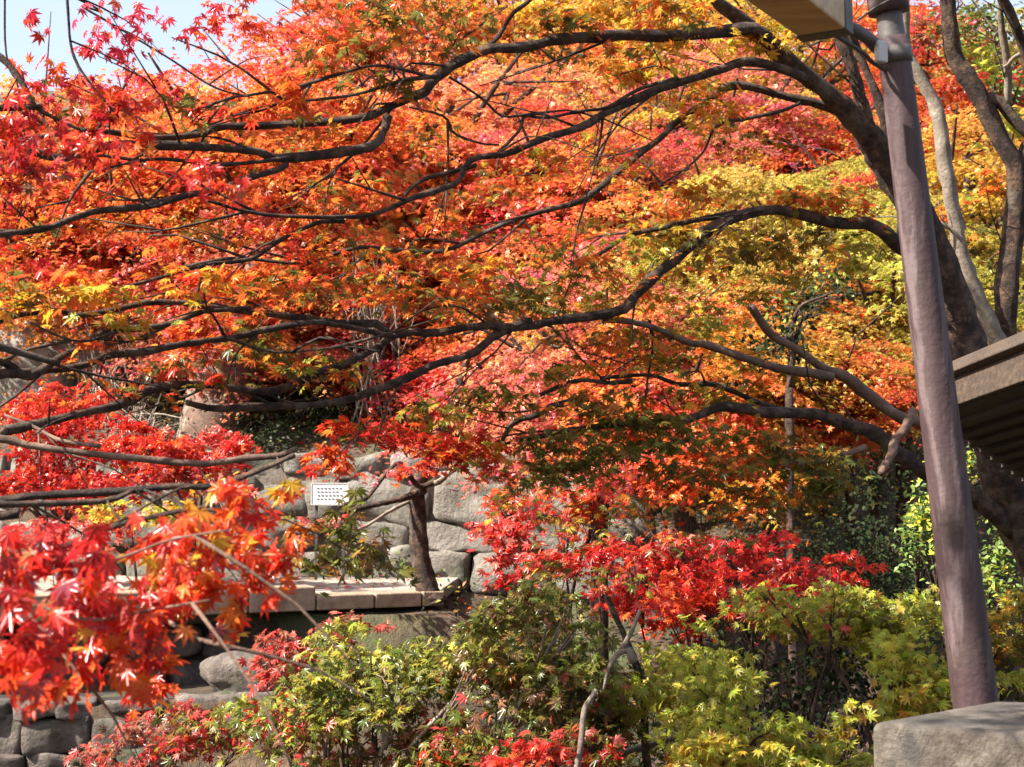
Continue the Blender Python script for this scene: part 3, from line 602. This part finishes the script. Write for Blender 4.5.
for _ in range(11):  # unseen overhead sprays, added to shade the pole and plinth
    c = np.array([rng.uniform(-3.2, .9), rng.uniform(.9, 3.4), rng.uniform(3.5, 5.0)])
    if c[0] < -1.6 and c[1] < 2.0: continue
    layered(L, c, .5, .45, .15, 190, .055, 'red ored deep')
for t in (3.5, 3.8, 4.1, 4.4, 4.8, 5.2, 5.6, 6.0):  # unseen clusters added along the sun's path to dapple the plinth
    c = np.array([1.35, 3.4, .8+1.2*rng.random()])+np.array(SUN)*t+rng.normal(0, .16, 3); layered(L, c, .3, .3, .08, 60, .055, 'red ored deep', subs=3)
L.build('crown', LEAF, fg, fb)

# ---- dark trunk on the terrace
tb = P(431, 594, 12.1); tb[2] = TZ-.1
tt = root('maple_tree', tb, 'dark bare trunked maple standing at the end of the pale terrace', 'tree', 'maples')
T = Tubes(); T.add([tb, tb+np.array([-.03,0,.12])]+[P(*q, 12.1) for q in ((420,555),(418,520),(417,492),(424,470),(436,445),(455,400),(470,350))], [.15,.105,.078,.072,.07,.062,.055,.045,.03], 12, .1, step=.05); T.build('trunk', BARK, tt, tb)
for q, r0, r1, d1, m_ in (([(424,490),(402,499),(376,506),(340,512),(310,520)],5,2,11.4,BARK),([(440,478),(420,486),(404,470),(398,465),(382,478),(364,499),(344,504)],3.6,2,11.5,BARK),([(412,500),(390,512),(364,528),(340,535)],2.6,1.4,11.5,BARK_GREY),([(425,485),(437,482),(452,472),(480,455)],4.2,2,12.0,BARK_GREY)):
    limb(tt, tb, q, r0, r1, 12.1, d1, m=m_)
L = Leaves()
for px, py, d, rx, ry, pal in [(430,445,11.6,50,16,'red ored'),(400,470,11.6,40,10,'pink ored'),(330,520,11.4,40,12,'pink brown'),(440,405,12,44,26,'red pink'),(420,375,12.2,36,20,'red'),(460,350,12.4,40,24,'ored pink')]:
    spray_px(L, px, py, d, rx, ry, pal, size=.055, cov=1.6)
L.build('crown', LEAF, tt, tb, 'star')

# ------------------------------------------------------------------ middle-distance maples and shrubs built where they stand
def bushy(name, px0, py0, d0, sprays, label, cat, group, size=.05, cov=1.0, kind='maple', m=LEAF, bark=BARK, stems=3, rad=.03, face=(-.15,-.3,.8), spread=.8, pale=0, flat=.1, fill=1, hubf=.45):
    b = P(px0, py0, d0); b[2] = ground_z(b[0], b[1]); r = root(name, b, label, cat, group)
    cs = [P(s[0], s[1]+s[4]*.5, s[2]) for s in sprays]
    n_st = max(1, stems); hub = b+np.array([rng.normal(0,.08), rng.normal(0,.08), max(.3, (np.mean([c[2] for c in cs])-b[2])*hubf)])
    T = Tubes(); T.add([b-np.array([0,0,.1]), (b+hub)/2+rng.normal(0,.05,3), hub], [rad*1.5, rad*1.15, rad], 10, .12, step=.05); T.build('trunk', bark, r, b)
    for i, c in enumerate(cs):
        T = Tubes(); mid = (hub+c)/2+rng.normal(0, .1, 3)+np.array([0,0,.1]); T.add([hub, mid, c], [rad*.7, rad*.5, rad*.2], 6, .12, step=.05)
        for _ in range(4):
            e = c+rand_unit(1)[0]*sprays[i][3]*sprays[i][2]/FPX*.8*np.array([1,1,.5]); T.add([mid*.4+c*.6, (c+e)/2, e], [rad*.25, rad*.08], 4, sub=5)
        T.build('branch', BARK_GREY if i < pale else bark, r, b)
    if kind == 'oval': flat = max(flat, .4)
    L = Leaves()
    for s in list(sprays)*fill:
        if fill > 1: s = (s[0]+rng.normal(0, s[3]*.45), s[1]+rng.normal(0, s[4]*.55), s[2]+rng.uniform(-.2, .5), s[3]*1.1, s[4]*1.15, s[5])
        spray_px(L, s[0], s[1], s[2], s[3], s[4], s[5], size=size, cov=cov*(2.0 if fill < 2 else 1.25), face=face, spread=spread, flat=flat)
    L.build('crown' if cat == 'tree' else 'foliage', m, r, b, kind); return r
G1 = 'low maples between the terrace and the pole'
bushy('maple_tree', 560, 700, 9.4, [(500,565,9.6,24,30,'pink red'),(520,530,9.4,50,34,'pink:2 red'),(560,500,9.3,50,34,'pink ored yellow:.5'),(600,480,9.2,44,30,'ored pink'),(500,500,9.6,30,20,'pink ored'),(550,560,9.2,50,30,'red pink'),(600,540,9.1,44,34,'red pink:.5 olive:.5')],
      'pink red low maple beside the pale wall, right of the dark terrace trunk', 'tree', G1, size=.05, cov=.8, rad=.022)
bushy('maple_tree', 720, 720, 8.0, [(690,570,8,52,34,'red ored pink:.5'),(740,560,7.9,60,34,'deep red'),(790,560,8,44,26,'red deep'),(830,565,8.1,30,16,'red'),(670,610,8,40,26,'red ored'),(740,600,7.9,52,22,'deep red'),(630,560,8.1,40,30,'deep red'),(680,530,8.2,40,20,'deep brown:.5 ored')],
      'vivid crimson low maple in the middle, left of the dark hollow', 'tree', G1, size=.046, cov=.8, rad=.018, fill=2)
bushy('maple_tree', 690, 640, 10.6, [(650,470,10.6,50,26,'ored pink'),(700,490,10.5,54,30,'orange ored'),(750,510,10.4,50,24,'orange gold'),(640,500,10.6,40,24,'ored gold'),(690,450,10.8,50,20,'ored orange')],
      'orange low maple behind the crimson one, under the drooping olive leaves', 'tree', G1, size=.05, cov=1.1, rad=.022, fill=2)
G2 = 'green leaved maple shrubs along the bottom'
bushy('maple_shrub', 420, 900, 6.6, [(330,700,6.8,60,40,'green:2 yg'),(400,680,6.7,66,36,'green:2 yg'),(490,640,6.6,60,36,'green olive yg'),(560,610,6.5,60,40,'green:2 olive brown:.5'),(420,720,6.5,80,40,'green olive brown:1 pink:.4'),(520,700,6.4,80,44,'green:2 olive brown:.7 pink:.3'),(590,660,6.4,44,44,'green'),(340,740,6.6,60,30,'green yg pink:.8 brown'),(460,760,6.4,60,30,'olive green red:.5'),(600,720,6.5,40,30,'olive green'),(370,650,6.9,44,16,'yg green'),(290,720,6.9,40,30,'ogreen red:.3')],
      'big green and olive maple shrub filling the bottom centre', 'shrub', G2, size=.046, cov=1.0, rad=.03, pale=4, fill=3)
gs = bpy.data.objects['maple_shrub']
for q, r0, r1, d, m_ in (([(650,790),(646,735),(641,690),(632,655),(616,622),(606,596)],5.5,3,6.7,BARK),([(634,662),(622,648),(611,668),(604,690)],5,2,6.0,BARK_GREY),([(622,650),(628,632),(640,610)],3.4,2.4,6.0,BARK_GREY),([(572,790),(582,745),(586,715),(596,690)],4,2.4,5.9,BARK_GREY)):
    limb(gs, tuple(gs.location), q, r0, r1, d, d, m=m_)
bushy('maple_shrub', 760, 880, 6.0, [(700,650,6.6,50,30,'yg lime'),(680,690,6.4,44,34,'lime yg'),(740,720,6.2,54,34,'lime yg'),(700,755,6.0,60,28,'lime gold'),(830,756,6.1,40,20,'yg lime'),(770,760,5.9,50,24,'yg lime'),(850,730,6.2,20,18,'lime gold'),(720,690,6.3,40,20,'yg')],
      'yellow green maple shrub at the bottom, just left of the stone plinth', 'shrub', G2, size=.046, cov=1.0, rad=.025, fill=3)
bushy('maple_shrub', 880, 800, 7.2, [(780,600,7.4,54,18,'yg pink:.3 lime'),(840,598,7.3,60,20,'ogreen yg lime'),(900,620,7.2,60,36,'yg:2 lime ogreen'),(940,660,7.0,44,34,'lime yg'),(905,672,7.0,30,20,'yg gold:.4'),(920,700,6.8,50,20,'lime yg gold:.4'),(1000,630,7.4,40,34,'ogreen gold'),(1010,670,7.2,34,20,'olive'),(890,640,7.1,40,20,'lime')],
      'olive and yellow maple shrub spreading round the foot of the pole', 'shrub', G2, size=.046, cov=1.0, rad=.025, fill=3)
bushy('maple_shrub', 300, 830, 8.6, [(290,650,8.7,40,26,'pink brown:.6'),(270,670,8.6,34,22,'pink'),(330,630,8.8,40,16,'brown pink')],
      'pale pink and brown leaved maple shrub below the terrace edging', 'shrub', 'pink maple shrubs at the lower left', size=.05, cov=1.0, rad=.015, fill=2, spread=.9)
bushy('maple_shrub', 160, 900, 8.2, [(90,755,8.3,44,16,'brown pink'),(150,735,8.2,50,26,'pink brown'),(200,750,8.0,44,24,'brown pink ogreen'),(240,735,8.0,40,20,'red pink ogreen')],
      'reddish brown maple shrub in front of the mossy block wall', 'shrub', 'pink maple shrubs at the lower left', size=.05, cov=1.0, rad=.015, fill=2, spread=.9)
bushy('maple_shrub', 540, 860, 6.0, [(540,750,6.0,56,24,'pink red'),(500,762,6.0,40,16,'red pink'),(610,750,6.0,30,20,'red olive'),(590,735,6.1,36,18,'pink olive')],
      'small pink red maple shrub at the bottom edge, below the green one', 'shrub', 'pink maple shrubs at the lower left', size=.042, cov=.8, rad=.018, pale=2)
G3 = 'red maples on the terrace left of the sign'
bushy('maple_tree', 60, 640, 12.6, [(40,430,12.6,50,20,'red'),(90,440,12.6,44,20,'red'),(50,470,12.5,60,26,'red deep'),(20,500,12.4,40,24,'red'),(100,490,12.4,44,20,'red pink'),(60,400,12.8,60,16,'ored deep:.5')],
      'scarlet maple on the terrace at the left edge of the view', 'tree', G3, size=.06, cov=1.0, kind='star', rad=.028, fill=3)
bushy('maple_tree', 190, 620, 12.3, [(170,455,12.3,40,20,'red ored'),(210,445,12.3,40,18,'red pink'),(240,450,12.2,20,14,'red'),(150,475,12.2,30,20,'red pink'),(200,480,12.1,44,16,'pink ored gold:.5')],
      'small scarlet maple on the terrace in front of the thick grey trunk', 'tree', G3, size=.06, cov=1.0, kind='star', rad=.022, fill=3)
bushy('maple_tree', 150, 640, 11.6, [(160,500,11.6,34,16,'yellow lime'),(130,512,11.5,30,12,'lime yellow'),(100,530,11.6,40,16,'pink red'),(50,540,11.5,50,18,'red pink')],
      'low yellow and pink leaved maple on the terrace behind the foreground red leaves', 'tree', G3, size=.055, cov=.8, kind='star', rad=.02, fill=2)
# evergreens
G4 = 'dark evergreen shrubs in the hollow'
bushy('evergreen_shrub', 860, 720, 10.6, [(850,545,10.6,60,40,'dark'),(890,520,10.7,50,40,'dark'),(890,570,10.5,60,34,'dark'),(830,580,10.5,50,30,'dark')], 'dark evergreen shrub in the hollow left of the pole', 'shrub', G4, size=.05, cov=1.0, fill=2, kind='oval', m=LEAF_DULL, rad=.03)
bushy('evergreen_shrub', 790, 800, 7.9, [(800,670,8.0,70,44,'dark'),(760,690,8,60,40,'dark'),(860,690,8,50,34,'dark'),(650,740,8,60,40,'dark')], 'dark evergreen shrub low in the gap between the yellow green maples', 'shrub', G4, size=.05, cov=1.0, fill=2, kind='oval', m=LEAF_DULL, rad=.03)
bushy('evergreen_shrub', 960, 760, 8.9, [(935,500,8.8,30,40,'bush'),(920,545,8.8,30,30,'bush'),(1000,560,8.7,40,40,'bush'),(1010,510,8.9,30,30,'bush lime'),(960,470,9,40,30,'bush lime:.4'),(930,520,8.7,34,50,'lime bush'),(990,580,8.6,44,30,'bush lime:.5')], 'glossy light green evergreen bush behind the pole, under the roof', 'shrub', None, size=.05, cov=1.0, kind='oval', m=LEAF_WAX, rad=.03)
bushy('evergreen_shrub', 330, 470, 15.6, [(300,425,15.6,60,22,'dark bush:.6'),(360,420,15.7,60,24,'dark bush'),(250,415,15.2,50,18,'dark'),(300,410,15.3,60,20,'dark bush:.4'),(250,440,15.0,40,14,'dark'),(400,430,15.8,40,20,'bush'),(140,430,15.6,70,22,'dark brown:.4'),(330,447,15.4,70,12,'dark')], 'low dark green hedge on top of the sunlit stone wall', 'shrub', None, size=.055, cov=1.3, fill=2, kind='oval', m=LEAF_WAX, rad=.02)
bushy('evergreen_shrub', 370, 590, 13.9, [(330,562,13.9,40,10,'dark bush'),(385,562,13.9,36,12,'dark bush')], 'low green shrub at the foot of the sunlit wall behind the terrace', 'shrub', None, size=.06, cov=1.1, kind='oval', m=LEAF_WAX, rad=.015)
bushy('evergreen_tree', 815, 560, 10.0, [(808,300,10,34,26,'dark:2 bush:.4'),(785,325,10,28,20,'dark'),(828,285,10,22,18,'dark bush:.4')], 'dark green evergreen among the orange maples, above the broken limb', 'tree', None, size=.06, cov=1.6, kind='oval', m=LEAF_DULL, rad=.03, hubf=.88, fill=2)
bushy('evergreen_tree', 1000, 420, 20, [(1000,20,20,44,40,'bush olive'),(960,40,20,40,34,'bush olive brown:.3'),(1010,80,20,30,30,'bush')], 'grey green evergreen in the top right corner behind the forked maple', 'tree', None, size=.09, cov=1.2, kind='oval', m=LEAF_WAX, rad=.08)

# thick grey trunk left of centre on the slope
gb = P(215, 470, 15.3); gb[2] = ground_z(gb[0], gb[1])
gt = root('old_tree', gb, 'thick grey trunked old tree on the slope above the sunlit wall', 'tree')
T = Tubes(); T.add([gb-np.array([0,0,.3]), gb+np.array([0,0,.15])]+[P(*q, 15.4) for q in ((222,410),(228,370),(240,320),(258,260))], [.42,.36,.28,.25,.2,.1], 14, .14, step=.09); T.build('trunk', BARK_BROWN, gt, gb)
T = Tubes(); T.add([gb-np.array([.25,.1,.3]), P(192,425,15.2), P(198,395,15.3), P(200,350,15.4), P(196,300,15.4)], [.2,.13,.12,.1,.05], 10, .12, step=.08); T.build('trunk', BARK_GREY, gt, gb)
L = Leaves()
for px, py, rx, ry, pal in [(200,335,50,20,'ored orange'),(255,330,50,30,'ored pink'),(190,320,44,30,'orange pink'),(270,290,60,34,'ored orange'),(220,270,60,30,'orange ored'),(275,360,34,14,'olive orange')]:
    spray_px(L, px, py, 14.9, rx, ry, pal, size=.07, cov=1.5)
L.build('crown', LEAF, gt, gb, 'star')

# bare thickets
def thicket(px, py, d, w, h, n, label, m=BARK_GREY):
    b = P(px, py, d); b[2] = ground_z(b[0], b[1]); r = root('bare_bush', b, label, 'bush', 'bare bushes on the slope'); T = Tubes(); k = d/FPX
    for _ in range(n):
        s = b+np.array([rng.uniform(-w, w)*k, rng.uniform(-.4, .4), 0]); s[2] = ground_z(s[0], s[1])-.05; e = P(px+rng.uniform(-w, w), py+rng.uniform(-h, h), d+rng.uniform(-.4, .4)); mi = (s+e)/2+rng.normal(0, .12, 3)
        T.add([s, mi, e], [.014, .01, .004], 5, sub=8)
        for _ in range(3):
            e2 = mi+(e-mi)*rng.random()+rand_unit(1)[0]*.3; T.add([mi, (mi+e2)/2+rng.normal(0,.03,3), e2], [.006, .0025], 4, sub=4)
    T.build('stems', m, r, b)
thicket(115, 350, 15.9, 50, 40, 46, 'pale grey bare bush in front of the pale rocks')
thicket(150, 425, 15.0, 50, 24, 26, 'low tangle of whitish bare twigs left of the thick grey trunk')
thicket(222, 85, 33, 44, 22, 60, 'bare grey thicket on the ridge against the sky')
thicket(185, 80, 34, 30, 16, 40, 'far bare grey bush on the ridge, the leftmost against the sky')
thicket(548, 102, 18.3, 26, 16, 30, 'pale bare twigs showing between the orange crowns under the top limb')
thicket(375, 258, 15.6, 26, 18, 24, 'pale grey bare twigs behind the middle of the long bow shaped limb')
thicket(755, 305, 16.5, 36, 24, 30, 'pale twiggy bare bush beside the dark evergreen')

# ------------------------------------------------------------------ maples up the hillside: five crown shapes, copied
def crown_proto(seed, n=20000, r=2.0):
    L = Leaves(); g = np.random.default_rng(seed)
    nd = 46
    for k in range(nd):
        u = g.normal(size=3); u /= np.linalg.norm(u); u *= g.random()**.36*g.uniform(.8, 1.15); u[2] = u[2]*.72
        c = u*r*.86; rr = r*g.uniform(.2, .46); m = int(n/nd*(rr/r/.33)**1.6*g.uniform(.7, 1.2)); ph = g.random(m)*6.283; q = np.sqrt(g.random(m))*np.clip(1+.3*np.sin(3*ph+g.random()*6)+.25*np.sin(8*ph+g.random()*6), .25, 1.6)
        dx, dy = np.cos(ph)*q, np.sin(ph)*q; out = u*.35
        z = dx*rr*(g.normal(0,.2)-out[0])+dy*rr*(g.normal(0,.2)-out[1])-.25*q*q*rr+g.normal(0, .035, m)
        p = c+np.stack([dx*rr, dy*rr, z], 1)
        nr = np.array([0,0,.85])+u*.45+g.normal(size=(m,3))*.48; tip = np.stack([dx, dy, -.4+0*dx], 1)+g.normal(size=(m,3))*.4
        L.add(p, nr, tip, .053*g.uniform(.65, 1.35, m), np.ones((m,3)))
    return L.build('crown', LEAF_OBJ, None, None, 'star', False)
def limbs_proto(seed, r=2.0):
    g = np.random.default_rng(seed); T = Tubes()
    for k in range(9):
        a = k*.7+g.random(); e = np.array([math.cos(a)*r*.8, math.sin(a)*r*.8, g.uniform(-.1, 1.0)]); s = np.array([0,0,-.9]); T.add([s, s*.5+e*.35+g.normal(0,.12,3), e], [.055, .04, .012], 6, .12, sub=12)
        for _ in range(3):
            e2 = e*.6+g.normal(0, .5, 3); T.add([e*.45, (e*.45+e2)/2, e2], [.02, .006], 4, sub=5)
    return T.build('limbs', BARK, None, None)
protos = [(crown_proto(20+i), limbs_proto(40+i)) for i in range(5)]
T = Tubes(); T.add([(0,0,-1.2),(.04,.02,-.6),(-.03,.03,-.2),(0,0,.12)], [.11,.085,.075,.065], 10, .12, sub=16); trunk_p = T.build('trunk', BARK, None, None)
HUE = {'red':(.60,.06,.03),'ored':(.70,.125,.045),'orange':(.72,.205,.05),'pink':(.64,.15,.11),'deep':(.45,.05,.05),'yellow':(.64,.36,.045),'gold':(.56,.31,.05),'yg':(.48,.32,.06),'olive':(.26,.2,.05),'peach':(.72,.22,.12),'lime':(.40,.31,.055),'crimson':(.58,.06,.055)}
HT = [ # px, py, radius, colour, label
 (368,50,2.0,'ored','orange red maple on the ridge just right of the sky gap'),
 (420,30,2.3,'orange','orange maple on the ridge above the topmost arching limb'),
 (520,20,2.3,'orange','second orange maple along the ridge, at the top centre'),
 (620,25,2.3,'yellow','yellow maple on the ridge, right of the top centre'),
 (715,30,2.4,'yellow','golden yellow maple at the top, nearest the wooden beam on its left'),
 (800,60,2.2,'gold','dull gold maple seen between the near limbs below the beam'),
 (890,40,2.2,'ored','orange red maple at the top behind the pole head'),
 (960,90,2.0,'red','red maple framed by the forked trunk, right of the pole'),
 (1040,90,2.2,'lime','lime green maple at the right edge beyond the forked trunk'),
 (60,165,2.0,'ored','orange red maple on the slope at the left, below the sky'),
 (160,170,2.0,'orange','orange maple on the left slope, below the bare ridge'),
 (255,150,1.9,'ored','orange red maple beneath the thicket on the ridge'),
 (350,150,2.0,'orange','bright orange maple left of where the second limb forks'),
 (450,130,2.1,'peach','pale peach maple behind the middle of the second limb'),
 (545,110,2.1,'orange','orange maple filling the gap between the top two limbs'),
 (630,140,2.0,'gold','golden maple below the second limb, right of centre'),
 (720,140,2.0,'pink','pinkish maple beneath the yellow one, left of the trunk fork'),
 (790,150,1.9,'gold','dull gold maple just left of the main trunk fork'),
 (860,170,1.7,'ored','orange red maple glimpsed left of the pole behind the fork'),
 (970,200,1.9,'gold','gold maple low between the two stems right of the pole'),
 (30,240,1.8,'ored','orange red maple at the left edge, half way up'),
 (120,245,1.7,'orange','orange maple above the grey rocks at the left'),
 (215,240,1.8,'ored','orange red maple right of the one above the grey rocks'),
 (300,230,1.8,'pink','pink red maple below the forked left end of the second limb'),
 (390,225,1.9,'orange','orange maple under the left half of the third limb'),
 (480,215,1.9,'peach','peach maple in the triangle between second and third limbs'),
 (570,215,1.9,'ored','orange red maple behind the third limb at the centre'),
 (650,195,1.8,'pink','salmon pink maple above the lower bow shaped limb'),
 (745,245,1.8,'yg','yellow green maple behind the bend of the lower limb'),
 (825,250,1.7,'lime','lime green maple left of the pole at middle height'),
 (880,300,1.9,'lime','bright lime maple touching the left side of the pole'),
 (845,330,.95,'orange','flame orange maple sloping beside the dark evergreen'),
 (200,320,1.4,'pink','pink red maple behind the left limbs, right of the rocks'),
 (290,345,1.3,'peach','peach maple over the hedge on the wall'),
 (370,310,1.5,'red','red maple left of centre above the hedge'),
 (450,300,1.6,'ored','orange red maple behind the bow shaped limb'),
 (540,290,1.6,'orange','orange maple at the very centre of the view'),
 (620,270,1.6,'orange','small orange maple right of the centre, under the salmon one'),
 (690,320,1.6,'yg','yellow green maple behind the broken limb, left part'),
 (30,335,1.4,'orange','orange maple lowest at the left edge, above the scarlet one'),
 (520,370,1.6,'crimson','dark crimson maple in the shade right of the terrace'),
 (600,360,1.7,'pink','pink maple behind the drooping olive leaves'),
 (680,390,1.6,'orange','orange maple behind the lowest big limb'),
 (770,385,1.3,'yg','yellow green maple under the broken limb'),
 (850,390,1.0,'ored','orange red maple between the broken limb and the lowest limb'),
 (770,330,1.4,'orange','orange maple between the broken limb and the dark evergreen'),
 (905,330,1.9,'lime','lime green maple hidden partly by the pole and roof'),
 (450,370,1.4,'red','red maple behind the top of the dark terrace trunk'),
 (110,205,2.0,'orange','tall orange maple under the left end of the forked second limb',18.5),
 (200,205,1.9,'orange','tall orange maple between the grey trunk and the topmost limbs',19),
 (285,190,2.0,'orange','orange maple right above the grey trunk, under the fork of the top limb',18.5),
 (370,190,2.0,'peach','pale orange maple in the bend of the top limb',19.5),
 (440,180,2.0,'orange','light orange maple between the fork and the second limb',20.5),
 (320,255,1.7,'peach','peach coloured maple below the fork, over the left limbs',17),
 (420,260,1.7,'orange','orange maple just above the long bow shaped limb, left of centre',17.5),
 (510,170,1.9,'peach','peach maple touching the underside of the second limb at the centre',19.5),
 (240,270,1.6,'pink','salmon maple just above the thick grey trunk',16.6),
]
def place(i, px, py, r, hue, label, df=None):
    best = None
    if df: p = P(px, py, df); best = (p, p[2]-float(ground_z(p[0], p[1])), df)
    for h in () if df else (3.0, 2.6, 2.2, 1.8, 1.4, 1.0, .7):
        for d in np.arange(10.5, 42, .25):
            p = P(px, py, d)
            if p[0] < .6 and d < 15.2+.8: continue
            if ground_z(p[0], p[1])+h >= p[2]: best = (p, h, d); break
        if best and best[2] > (16.0 if best[0][0] < .6 else 11.0): break
    p, h, d = best; g = float(ground_z(p[0], p[1])); base = np.array([p[0], p[1], g]); ch = max(p[2]-g, .5)
    r0 = root('maple_tree', base, label, 'tree', 'maples on the hillside')
    cr, lm = protos[i % 5]; s = r/2.0*(d/18)**.25
    for src, sc, name in ((cr, (s, s, s), 'crown'), (lm, (s, s, s), 'limbs'), (trunk_p, (s*1.1, s*1.1, (ch+.2)/1.2), 'trunk')):
        o = src.copy(); link(o); o.parent = r0; o.name = name; o.scale = sc
        o.location = (0, 0, ch); o.rotation_euler = (0, 0, i*2.39)
    c = np.array(HUE[hue])*rng.uniform(.9, 1.1)
    for ch_ in r0.children:
        if ch_.name.startswith('crown'): ch_.color = (*c, 1)
for i, t in enumerate(HT): place(i, *t)
for a, b in protos: bpy.data.objects.remove(a); bpy.data.objects.remove(b)
bpy.data.objects.remove(trunk_p)

# ------------------------------------------------------------------ pole, beam, plinth, shelter roof
pb = P(975, 697, 3.95); pt = P(893, 45, 3.95); axis = (pt-pb)/np.linalg.norm(pt-pb); foot = pb-axis*((pb[2]-.0)/axis[2]+.05); foot_z = float(ground_z(foot[0], foot[1]))
foot = pb-axis*((pb[2]-foot_z+.1)/axis[2])
pole = root('utility_pole', foot, 'leaning purple brown painted pole standing behind the stone plinth', 'pole')
T = Tubes(); T.add([foot, (foot+pb)/2, pb, pb*.5+pt*.5, pt+axis*.02], [.066,.065,.0625,.052,.0425], 28, .004, step=.03); T.build('shaft', POLEM, pole, foot)
T = Tubes(); T.add([pt-axis*.01, pt+axis*.05, pt+axis*.10], [.038,.036,.036], 20, .01, sub=6); T.build('neck', METAL, pole, foot)
T = Tubes(); T.add([pt+axis*.09, pt+axis*.22, pt+axis*.5], [.056,.054,.054], 24, .004, sub=8); T.build('cap_sleeve', POLEM, pole, foot)
cb = pt-axis*.03
T = Tubes(); T.add([cb-axis*.022, cb+axis*.022], [.048,.048], 24, 0, sub=3); T.build('clamp_band', METAL, pole, foot)
bm = bmesh.new(); q = P(881, 52, 3.88); box(bm, q, (.035, .02, .06), .5); bm_obj('clamp_plate', bm, PALEM, pole, foot, bevel=.004)
# beam
A = P(826, 18, 3.75); B = P(690, -88, 2.9); dirv = Vector(B-A).normalized(); sx_ = dirv.cross(Vector((0,0,1))).normalized(); up_ = sx_.cross(dirv).normalized()
beam = root('wooden_beam', A, 'tan wooden beam end reaching in from the top, beside the pole head', 'beam')
bm = bmesh.new(); w, h = .065, .05
q0 = [Vector(A)+sx_*(a*w)+up_*(b*h) for a, b in ((-1,-1),(1,-1),(1,1),(-1,1))]; q1 = [v+dirv*2.2 for v in q0]; prism(bm, q0, q1); bm_obj('timber', bm, WOODT, beam, A, bevel=.006)
bm = bmesh.new(); e0 = [v-dirv*.012-(v-Vector(A))*(-.06) for v in q0]; prism(bm, e0, [v+dirv*.07 for v in e0]); bm_obj('end_cap', bm, METAL, beam, A, bevel=.003)
T = Tubes(); T.add([A, A*.5+cb*.5+np.array([0,0,.01]), cb+np.array([-.02,0,.0])], [.02,.018,.02], 10, .05, sub=10); T.build('bracket_arm', METAL, beam, A)
T = Tubes(); T.add([A+np.array([.0,0,-.03]), P(862,52,3.85), P(872,62,3.9), cb-axis*.06], [.007,.006,.006,.006], 8, .05, sub=12); T.build('strap', METAL, beam, A)
wr = [P(858,20,3.8), P(875,8,3.7), P(893,-2,3.6), P(940,-30,3.4), P(1100,-90,3.0)]
T = Tubes(); T.add(wr, [.0035]*2, 6, 0, sub=20); tag(T.build('overhead_cable', METAL, None, None), 'thin dark cable slanting up past the pole head', 'cable')
# plinth
Aq, Bq, Cq, Dq = (.844,3.40), (1.246,3.73), (2.0,3.62), (1.62,3.02); zt = 1.03
bm = bmesh.new(); prism(bm, [(*v, -.4) for v in (Aq, Dq, Cq, Bq)], [(*v, zt) for v in (Aq, Dq, Cq, Bq)])
bmesh.ops.bevel(bm, geom=list(bm.edges), offset=.018, segments=4, profile=.5, affect='EDGES')
tag(bm_obj('stone_plinth', bm, CONC, smooth=False), 'square rough stone plinth in the lower right corner before the pole', 'plinth')
# shelter roof
K = P(930, 414, 5.5); Nn = P(1160, 332, 4.1); Ff = P(1120, 545, 7.2)
K, Nn, Ff = Vector(K), Vector(Nn), Vector(Ff); nrm = (Ff-K).cross(Nn-K).normalized()
if nrm.z < 0: nrm = -nrm
Gg = Nn+(Ff-K); u1 = (Nn-K).normalized(); u2 = (Ff-K).normalized()
rf = root('shelter_roof', K, 'weathered timber shelter roof edge entering from the right behind the pole', 'roof')
bm = bmesh.new(); o_ = -u2*.0
prism(bm, [K+u2*.03, Nn+u2*.03, Gg, Ff], [v+nrm*.07 for v in (K+u2*.03, Nn+u2*.03, Gg, Ff)]); bm_obj('soffit', bm, DARKW, rf, K)
bm = bmesh.new(); prism(bm, [K-u1*.02, Nn, Nn+u2*.028, K-u1*.02+u2*.028], [v+nrm*.115 for v in (K-u1*.02, Nn, Nn+u2*.028, K-u1*.02+u2*.028)]); bm_obj('fascia_board', bm, WOOD, rf, K, bevel=.004)
bm = bmesh.new(); e = -u1*.10-u2*.05; e2 = u1*.1-u2*.05
prism(bm, [v+nrm*.117 for v in (K+e, Nn+e2, Gg, Ff-u1*.10)], [v+nrm*.165 for v in (K+e, Nn+e2, Gg, Ff-u1*.10)]); bm_obj('roof_covering', bm, ROOFT, rf, K, bevel=.006)
for i in range(16):
    s0 = K+u2*(.14+i*.12); bm = bmesh.new(); l = (Nn-K).length
    prism(bm, [s0, s0+u1*l, s0+u1*l+u2*.05, s0+u2*.05], [v-nrm*.018 for v in (s0, s0+u1*l, s0+u1*l+u2*.05, s0+u2*.05)]); bm_obj('rafter', bm, DARKW, rf, K)
for c in (Nn+u2*.4-u1*.2, Gg-u2*.3-u1*.2):
    gz = float(ground_z(c.x, c.y)); bm = bmesh.new(); box(bm, (c.x, c.y, (c.z+gz)/2), (.11, .11, c.z-gz)); bm_obj('post', bm, DARKW, rf, K)
# old pipe low in the undergrowth
T = Tubes(); T.add([P(560,772,7.2), P(615,756,7.2), P(660,742,7.2), P(705,728,7.2)], [.02,.02], 10, .01, sub=10); tag(T.build('drain_pipe', METAL, None, None), 'dark pipe lying low in the undergrowth at the bottom centre', 'pipe')
